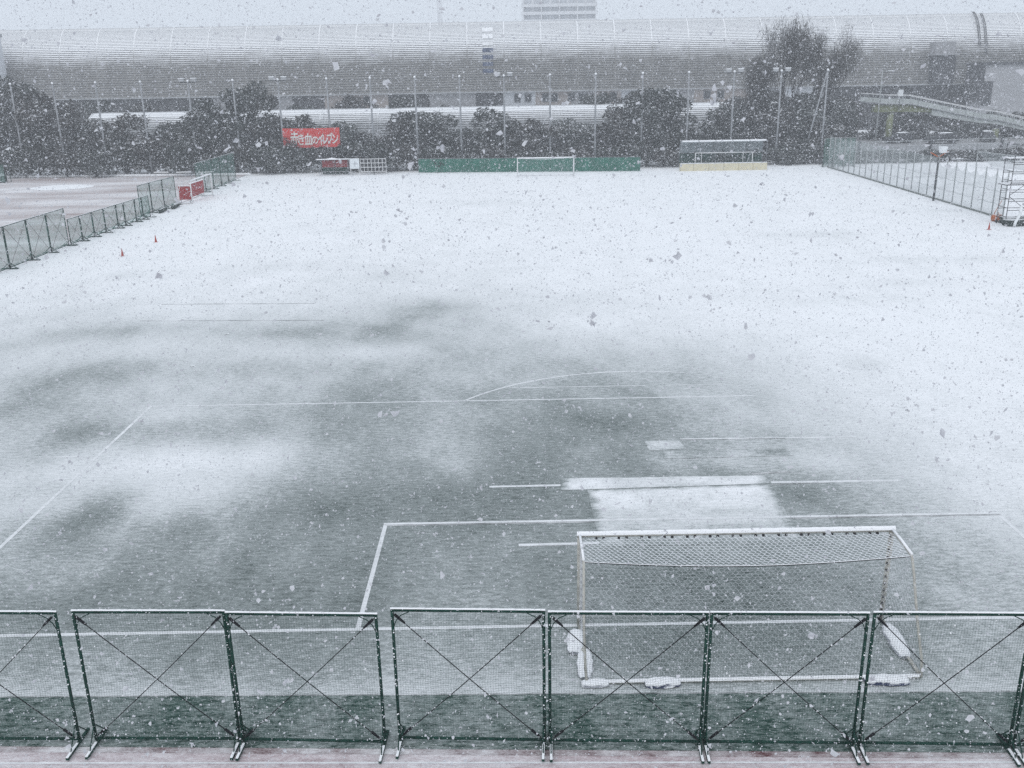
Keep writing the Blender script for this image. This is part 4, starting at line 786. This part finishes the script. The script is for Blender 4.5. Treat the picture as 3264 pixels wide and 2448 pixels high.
# ------------------------------------------------------------------ footbridge, road and things at the right
T = thing('footbridge', 'footbridge with pale parapet panels, yellow-green girder and stairs going down right', 'bridge', (0,140,0))
path = [(50.5,8.0,7.45),(57.2,7.3,7.2),(60.8,7.22,7.2),(72.8,4.72,4.7),(75.9,4.25,4.2),(84,2.4,2.4)]
pts = [(53.4,7.6),(57.2,7.25),(60.8,7.2),(72.8,4.7),(75.6,4.4),(86,1.95)]
def zat(x):
    for (a, za), (c, zc) in zip(pts, pts[1:]):
        if a <= x <= c: return za+(zc-za)*(x-a)/(c-a)
for y, nm in ((-1.1,'parapet_panel'),(1.1,'parapet_panel')):
    for (a, za), (c, zc) in zip(pts, pts[1:]):
        n = max(1, round((c-a)/1.35))
        for k in range(n):
            x0, x1 = a+(c-a)*k/n+.04, a+(c-a)*(k+1)/n-.04; z0, z1 = zat(x0), zat(x1); mb = MB()
            mb.add([(x0,y,z0+.02),(x1,y,z1+.02),(x1,y,z1+.72),(x0,y,z0+.72),(x0,y+.05,z0+.02),(x1,y+.05,z1+.02),(x1,y+.05,z1+.72),(x0,y+.05,z0+.72)], [(0,1,2,3),(7,6,5,4),(3,2,6,7),(0,4,5,1),(0,3,7,4),(1,5,6,2)]); part(nm, mb, M['rail_panel'], T)
            part('rail_post', MB().bar((x0-.04,y,z0),(x0-.04,y,z0+1.32),.07,.07), M['pale_post'], T)
        part('handrail', MB().tube([(a,y,za+1.3),(c,y,zc+1.3)], .06, 6), M['white_paint'], T)
mb = MB()
for (a, za), (c, zc) in zip(pts, pts[1:]): mb.add([(a,-1.2,za-.15),(c,-1.2,zc-.15),(c,1.2,zc-.15),(a,1.2,za-.15),(a,-1.2,za),(c,-1.2,zc),(c,1.2,zc),(a,1.2,za)], [(3,2,1,0),(4,5,6,7),(0,1,5,4),(2,3,7,6),(1,2,6,5),(3,0,4,7)])
part('deck', mb, M['concrete'], T)
gd = [(55.2,5.9,7.08),(60.8,5.85,7.0),(64.6,5.75,6.25)]
st_ = [(64.6,5.3,6.24),(72.8,3.9,4.54),(75.6,3.7,4.24),(86,1.3,1.78)]
mb = MB()
for (a, l0, h0), (c, l1, h1) in zip(st_, st_[1:]): mb.add([(a,-.9,l0),(c,-.9,l1),(c,.9,l1),(a,.9,l0),(a,-.9,h0),(c,-.9,h1),(c,.9,h1),(a,.9,h0)], [(3,2,1,0),(4,5,6,7),(0,1,5,4),(2,3,7,6),(1,2,6,5),(3,0,4,7)])
part('stringer', mb, M['rail_panel'], T)
mb = MB()
for (a, l0, h0), (c, l1, h1) in zip(gd, gd[1:]): mb.add([(a,-.7,l0),(c,-.7,l1),(c,.7,l1),(a,.7,l0),(a,-.7,h0),(c,-.7,h1),(c,.7,h1),(a,.7,h0)], [(3,2,1,0),(4,5,6,7),(0,1,5,4),(2,3,7,6),(1,2,6,5),(3,0,4,7)])
part('girder', mb, M['girder'], T)
for x in (58.2,76.0): part('pier', MB().tube([(x,0,0),(x,0,zat(x)-1.4)], .55, 10), M['girder'], T, True)
T = thing('street_lamp', 'street lamp with one short arm standing at the footbridge', 'lamp', (55.4,138,0))
part('pole', MB().tube([(0,0,0),(0,0,6),(0,0,12.3)], .13, 8, r2=.08), M['pale_post'], T, True); ar = part('arm', MB().tube([(0,0,12.2),(.9,0,12.28),(1.2,0,12.3)], .05, 6), M['pale_post'], T, True)
hb = MB(); hb.box((.9,-.14,12.3),(1.9,.14,12.42)); part('lamp_head', hb, M['sign'], ar)
T = thing('road_sign', 'small white sign board on the footbridge parapet', 'sign', (59.0,138.7,0)); sb = MB(); sb.box((-.4,-.04,8.35),(.4,.04,9.4)); part('board', sb, M['sign'], T); part('post', MB().tube([(0,.08,6.0),(0,.08,9.3)],.05,6), M['steel'], T)
T = thing('road_wall', 'long pale road parapet with dark posts beyond the right snowfield', 'wall', (41,125.5,0)); n = 12
for k in range(n):
    x0, x1 = 3.6*k, 3.6*(k+1)-.06; wb = MB(); wb.box((x0,0,.3),(x1,.25,1.35+.05*k)); part('panel', wb, M['concrete'], T); part('rail', MB().tube([(x0,.1,2.0+.05*k),(x1+.06,.1,2.05+.05*k)],.05,6), M['pale_post'], T)
    if k % 3 == 2: part('post', MB().bar((x0,-.12,0),(x0,-.12,2.2+.05*k),.35,.25), M['dark_steel'], T)
eb = MB(); eb.box((-2,.6,0),(48,26,1.3)); structure(part('road', eb, M['asphalt'], None, loc=(41,125.5,0)))
def car(label, loc, rz, L=4.2):
    T = thing('parked_car', label, 'car', loc, rz, 'cars beyond the road parapet'); hw = .85
    pr = [(-L/2,.35),(-L/2,.8),(-L/2+.5,.98),(-L*.22,1.05),(-L*.10,1.55),(L*.30,1.62),(L*.44,1.1),(L/2,1.0),(L/2,.35)]
    m = MB(); n = len(pr); m.add([(x,-hw*(1 if z < 1.2 else .82),z) for x, z in pr]+[(x,hw*(1 if z < 1.2 else .82),z) for x, z in pr], [tuple(range(n)), tuple(range(2*n-1,n-1,-1))]+[(i,n+i,n+(i+1)%n,(i+1)%n) for i in range(n)])
    part('body', m, M['car'], T)
    P = [[(-L*.10+L*.40*i/6, -.70+1.4*j/4, 1.60+.05*(i/6)+.10*math.sin(PI*j/4)*math.sin(PI*(i+.5)/7)) for i in range(7)] for j in range(5)]; part('snow_cap', MB().grid(P), M['snow'], T, True)
    for s in (-1,1):
        wb = MB(); wb.add([(-L*.16,s*.80,1.12),(L*.36,s*.80,1.12),(L*.28,s*.715,1.52),(-L*.08,s*.715,1.52)], [(0,1,2,3)]); part('side_window', wb, M['glass_dark'], T)
        for x in (-L*.32,L*.32):
            w = part('wheel', MB().tube([(x,s*.66,.33),(x,s*.86,.33)],.33,14), M['rubber'], T, True); part('rim', MB().tube([(x,s*.862,.33),(x,s*.872,.33)],.2,10), M['steel'], w)
    return T
car('dark car with a thick white snow roof below the footbridge stairs, left one', (63.3,131.5,1.3), 0.0, 5.0); car('dark car with a snow roof near the foot of the footbridge stairs, right one', (71.6,133.5,1.3), 1.3)
car('dark car half hidden behind the footbridge pier', (57.6,134,1.3), 0.1)
# right-hand fence: posts with netting
pa, pb_ = Vector((38.6,110.2)), Vector((38.05,62.2)); NB = 24
T = thing('net_fence', 'long fence of pale posts with fine netting along the right side', 'fence', (0,0,0))
for k in range(NB+1):
    p = pa.lerp(pb_, k/NB); part('post', MB().tube([(p.x,p.y,0),(p.x,p.y,4.15)], .06, 8), M['pale_post'], T, True)
    if k < NB:
        q = pa.lerp(pb_, (k+1)/NB); sag = .55 if k >= NB-7 else .06; top = 3.75 if k >= NB-7 else 4.05; P = []
        for j in range(7):
            row = []
            for i in range(9):
                t = i/8; r = p.lerp(q, t); h = (top - sag*math.sin(PI*t))*j/6; row.append((r.x+.06*math.sin(PI*t)*math.sin(j*1.4+k), r.y, .08+h))
            P.append(row)
        nb = part('net_bay', MB().grid(P), M['veil_pale'], T, True)
        for zz in (1.2,2.3): part('cord', MB().tube([(p.lerp(q,t/6).x+.01, p.lerp(q,t/6).y, zz-.12*math.sin(PI*t/6)) for t in range(7)], .018, 4), M['pale_post'], nb)
part('bottom_board', MB().bar((pa.x-.1,pa.y,.09),(pb_.x-.1,pb_.y,.09),.12,.16), M['grey_board'], T)
for k in range(3):
    q = pa+Vector((-.1-.9*0, .2)); side_panel(110.6+.02*k, 110.6, 37.9+1.45*k, 39.3+1.45*k, 3.8, 'green framed net panel closing the far right corner, %s from the left' % ORD[k], 60+k, 'net panels in the far right corner')
T = thing('speaker_pole', 'dark pole with a V-shaped bracket and a pale box on top in the right fence', 'pole', (37.4,74.6,0))
part('pole', MB().tube([(0,0,0),(0,0,2.2),(0,0,4.5)], .11, 8, r2=.08), M['dark_steel'], T, True)
vb = part('bracket', MB().bar((0,0,4.3),(-.85,0,4.75),.08,.1).bar((0,0,4.3),(.85,0,4.85),.08,.1), M['orange'], T)
hb = MB(); hb.add([(.1,-.25,4.7),(.6,-.25,4.7),(.6,.25,4.7),(.1,.25,4.7),(.02,-.32,5.3),(.68,-.32,5.3),(.68,.32,5.3),(.02,.32,5.3)], [(3,2,1,0),(4,5,6,7),(0,1,5,4),(1,2,6,5),(2,3,7,6),(3,0,4,7)]); part('speaker_box', hb, M['sign'], T)
# scaffold tower
T = thing('scaffold_tower', 'steel scaffold tower with ladders at the right frame edge', 'scaffold', (36.45,58.6,0)); D, W2, H = 1.5, 2.6, 6.6
for x in (0,W2):
    for y in (0,D): part('standard', MB().tube([(x,y,.25),(x,y,H)],.035,6), M['scaffold'], T)
for z in (.5,1.25,2.0,2.75,3.5,4.25,5.0,5.75,6.5):
    for y in (0,D): part('ledger', MB().tube([(-.05,y,z),(W2+.05,y,z)],.028,6), M['scaffold'], T)
    for x in (0,W2): part('rung', MB().tube([(x,0,z+.2),(x,D,z+.2)],.024,6), M['scaffold'], T)
for k in range(3): part('diagonal', MB().tube([(0,0,.5+2*k),(W2,0,2.4+2*k)] if k % 2 else [(W2,0,.5+2*k),(0,0,2.4+2*k)],.025,6), M['scaffold'], T)
for z in (3.3,5.4): bd = MB(); bd.box((-.4,.1,z),(W2+.1,D-.1,z+.07)); pf = part('platform', bd, M['scaffold'], T); bs = MB(); bs.box((-.38,.12,z+.073),(W2+.08,D-.12,z+.11)); part('snow_cap', bs, M['snow'], pf)
for x in (0,W2):
    for y in (0,D): part('castor', MB().tube([(x-.05,y,.13),(x+.05,y,.13)],.125,10), M['rubber'], T)
for k in range(2):
    T = thing('mat_stack', ['pile of dark folded mats under the scaffold tower, front one','pile of dark folded mats under the scaffold tower, rear one'][k], 'mats', (36.3+.5*k,58.0+1.2*k,0), .1*k, 'mats under the scaffold')
    rdm = random.Random(k)
    for j in range(4):
        P = [[(2.6*i/8+rdm.uniform(-.08,.08), .95*jj/4+rdm.uniform(-.05,.05), .13*j+.13+.03*math.sin(i+jj+j)) for i in range(9)] for jj in range(5)]; m = MB().grid(P); o0 = len(m.v); m.add([(p[0],p[1],.13*j+.01) for r in P for p in r], []); 
        nb_, na_ = 9, 5
        for i in range(8): m.f += [(i,i+1,o0+i+1,o0+i),(36+i+1,36+i,o0+36+i,o0+36+i+1)]; m.mi += [0,0]
        for jj in range(4): m.f += [(jj*9+9,jj*9,o0+jj*9,o0+jj*9+9),(jj*9+8,jj*9+17,o0+jj*9+17,o0+jj*9+8)]; m.mi += [0,0]
        part('mat', m, M['black_mat'], T)
tag(part('white_hose', MB().tube([(0,0,.08),(.1,.1,.4),(.3,.15,.75),(.45,.2,1.2),(.5,.3,1.7)], .12, 8), M['sign'], None, True, (36.7,57.6,0)), 'thick white hose hanging off the dark mats at the scaffold', 'hose')
T = thing('hand_roller', 'rusty orange hand roller leaning beside the mats at the scaffold', 'roller', (36.9,61.0,0)); part('drum', MB().tube([(-.35,0,.3),(.35,0,.3)],.3,12), M['orange'], T, True); part('handle', MB().tube([(-.38,0,.3),(-.1,.15,.8),(.5,.5,1.7)],.035,6).tube([(.38,0,.3),(.1,.15,.8)],.035,6), M['orange'], T, True)
T = thing('low_goal', 'white goal frame with pale net lying beyond the right fence', 'goal', (57.5,107.5,0)); 
part('frame', MB().tube([(0,0,0),(0,0,2.0),(1.5,-10.5,2.0),(1.5,-10.5,0)],.07,6), M['pale_post'], T); part('net', MB().grid([[(1.5*i/6,-10.5*i/6,2.0),(2.0+1.5*i/6,-10.5*i/6,.03)] for i in range(7)]), M['veil_pale'], T)

# ------------------------------------------------------------------ snow in the air
def snowfall():
    r = np.random.default_rng(77)
    def pts(n, lo, hi): return lo + (np.array(hi)-lo)*r.random((n,3))
    sets = []
    for n, lo, hi, med, sg in ((460000,(-26,-18.6,.2),(17,12,17.5),.0165,.36), (160000,(-48,12,.2),(40,62,19),.033,.3), (30000,(-85,62,.2),(75,116,24),.035,.3)):
        p = pts(n, np.array(lo), hi); d = p-np.array(CAM); f = d@np.array(FWD); x = d@np.array(RIGHT); y = d@np.array(UP)
        k = (f > 2.4) & (np.abs(x) < f*.56+2.5) & (np.abs(y) < f*.42+2.0)     # only air the photograph could look into
        p = p[k]; sets.append((p, np.minimum(med*np.exp(sg*r.normal(size=len(p))), med*2.0)))
    c_ = pts(4800, np.array((-26,-18.6,.2)), (17,12,17.5)); f = (c_-np.array(CAM))@np.array(FWD); c_ = c_[f > 2.8]
    for k in range(4): sets.append((c_ + r.normal(size=c_.shape)*.012, .026*np.exp(.3*r.normal(size=len(c_)))))   # big wet clumps of several flakes
    P = np.concatenate([s[0] for s in sets]); S = np.concatenate([s[1] for s in sets]); n = len(P)
    # every flake is a crumpled clump: a ring of five uneven points round a raised and a sunken middle
    a = r.normal(size=(n,3)); a /= np.linalg.norm(a,axis=1)[:,None]; c = r.normal(size=(n,3)); c -= a*(a*c).sum(1)[:,None]; c /= np.linalg.norm(c,axis=1)[:,None]; e = np.cross(a,c)
    V = np.empty((n,6,3)); ph = r.random(n)*6.28
    for k in range(5):
        t = ph+2*PI*k/5+r.uniform(-.35,.35,n); q = S*.5*r.uniform(.55,1.2,n); V[:,k] = P + (np.cos(t)*q)[:,None]*a + (np.sin(t)*q)[:,None]*c + (r.uniform(-.3,.3,n)*S)[:,None]*e
    V[:,5] = P+e*(S*.22)[:,None]
    tri = np.array([(k,(k+1)%5,5) for k in range(5)])
    F = (tri[None]+(np.arange(n)*6)[:,None,None]).reshape(-1)
    me = bpy.data.meshes.new('falling_snow'); me.vertices.add(6*n); me.vertices.foreach_set('co', V.ravel()); me.loops.add(len(F)); me.loops.foreach_set('vertex_index', F)
    me.polygons.add(len(F)//3); me.polygons.foreach_set('loop_start', np.arange(0,len(F),3)); me.update(); me.materials.append(M['flake'])
    o = stuff(link('falling_snow', me)); tag(o, 'snowflakes falling everywhere in the air', 'snowfall'); pass
snowfall()
# ------------------------------------------------------------------ the snowy air itself
hz = MB(); hz.box((-420,-58,-1.1),(420,620,72)); o = hz.mesh('haze', [])
m = bpy.data.materials.new('snowy_air'); m.use_nodes = True; nt = m.node_tree; nt.nodes.remove(nt.nodes['Principled BSDF'])
pv = nt.nodes.new('ShaderNodeVolumePrincipled'); pv.inputs['Color'].default_value = (.93,.95,.98,1); pv.inputs['Density'].default_value = 0.0012; pv.inputs['Anisotropy'].default_value = 0.2
nt.links.new(pv.outputs[0], nt.nodes['Material Output'].inputs['Volume']); o.materials.append(m); h = stuff(link('haze', o)); h['label'] = 'pale snowy air over the whole place'
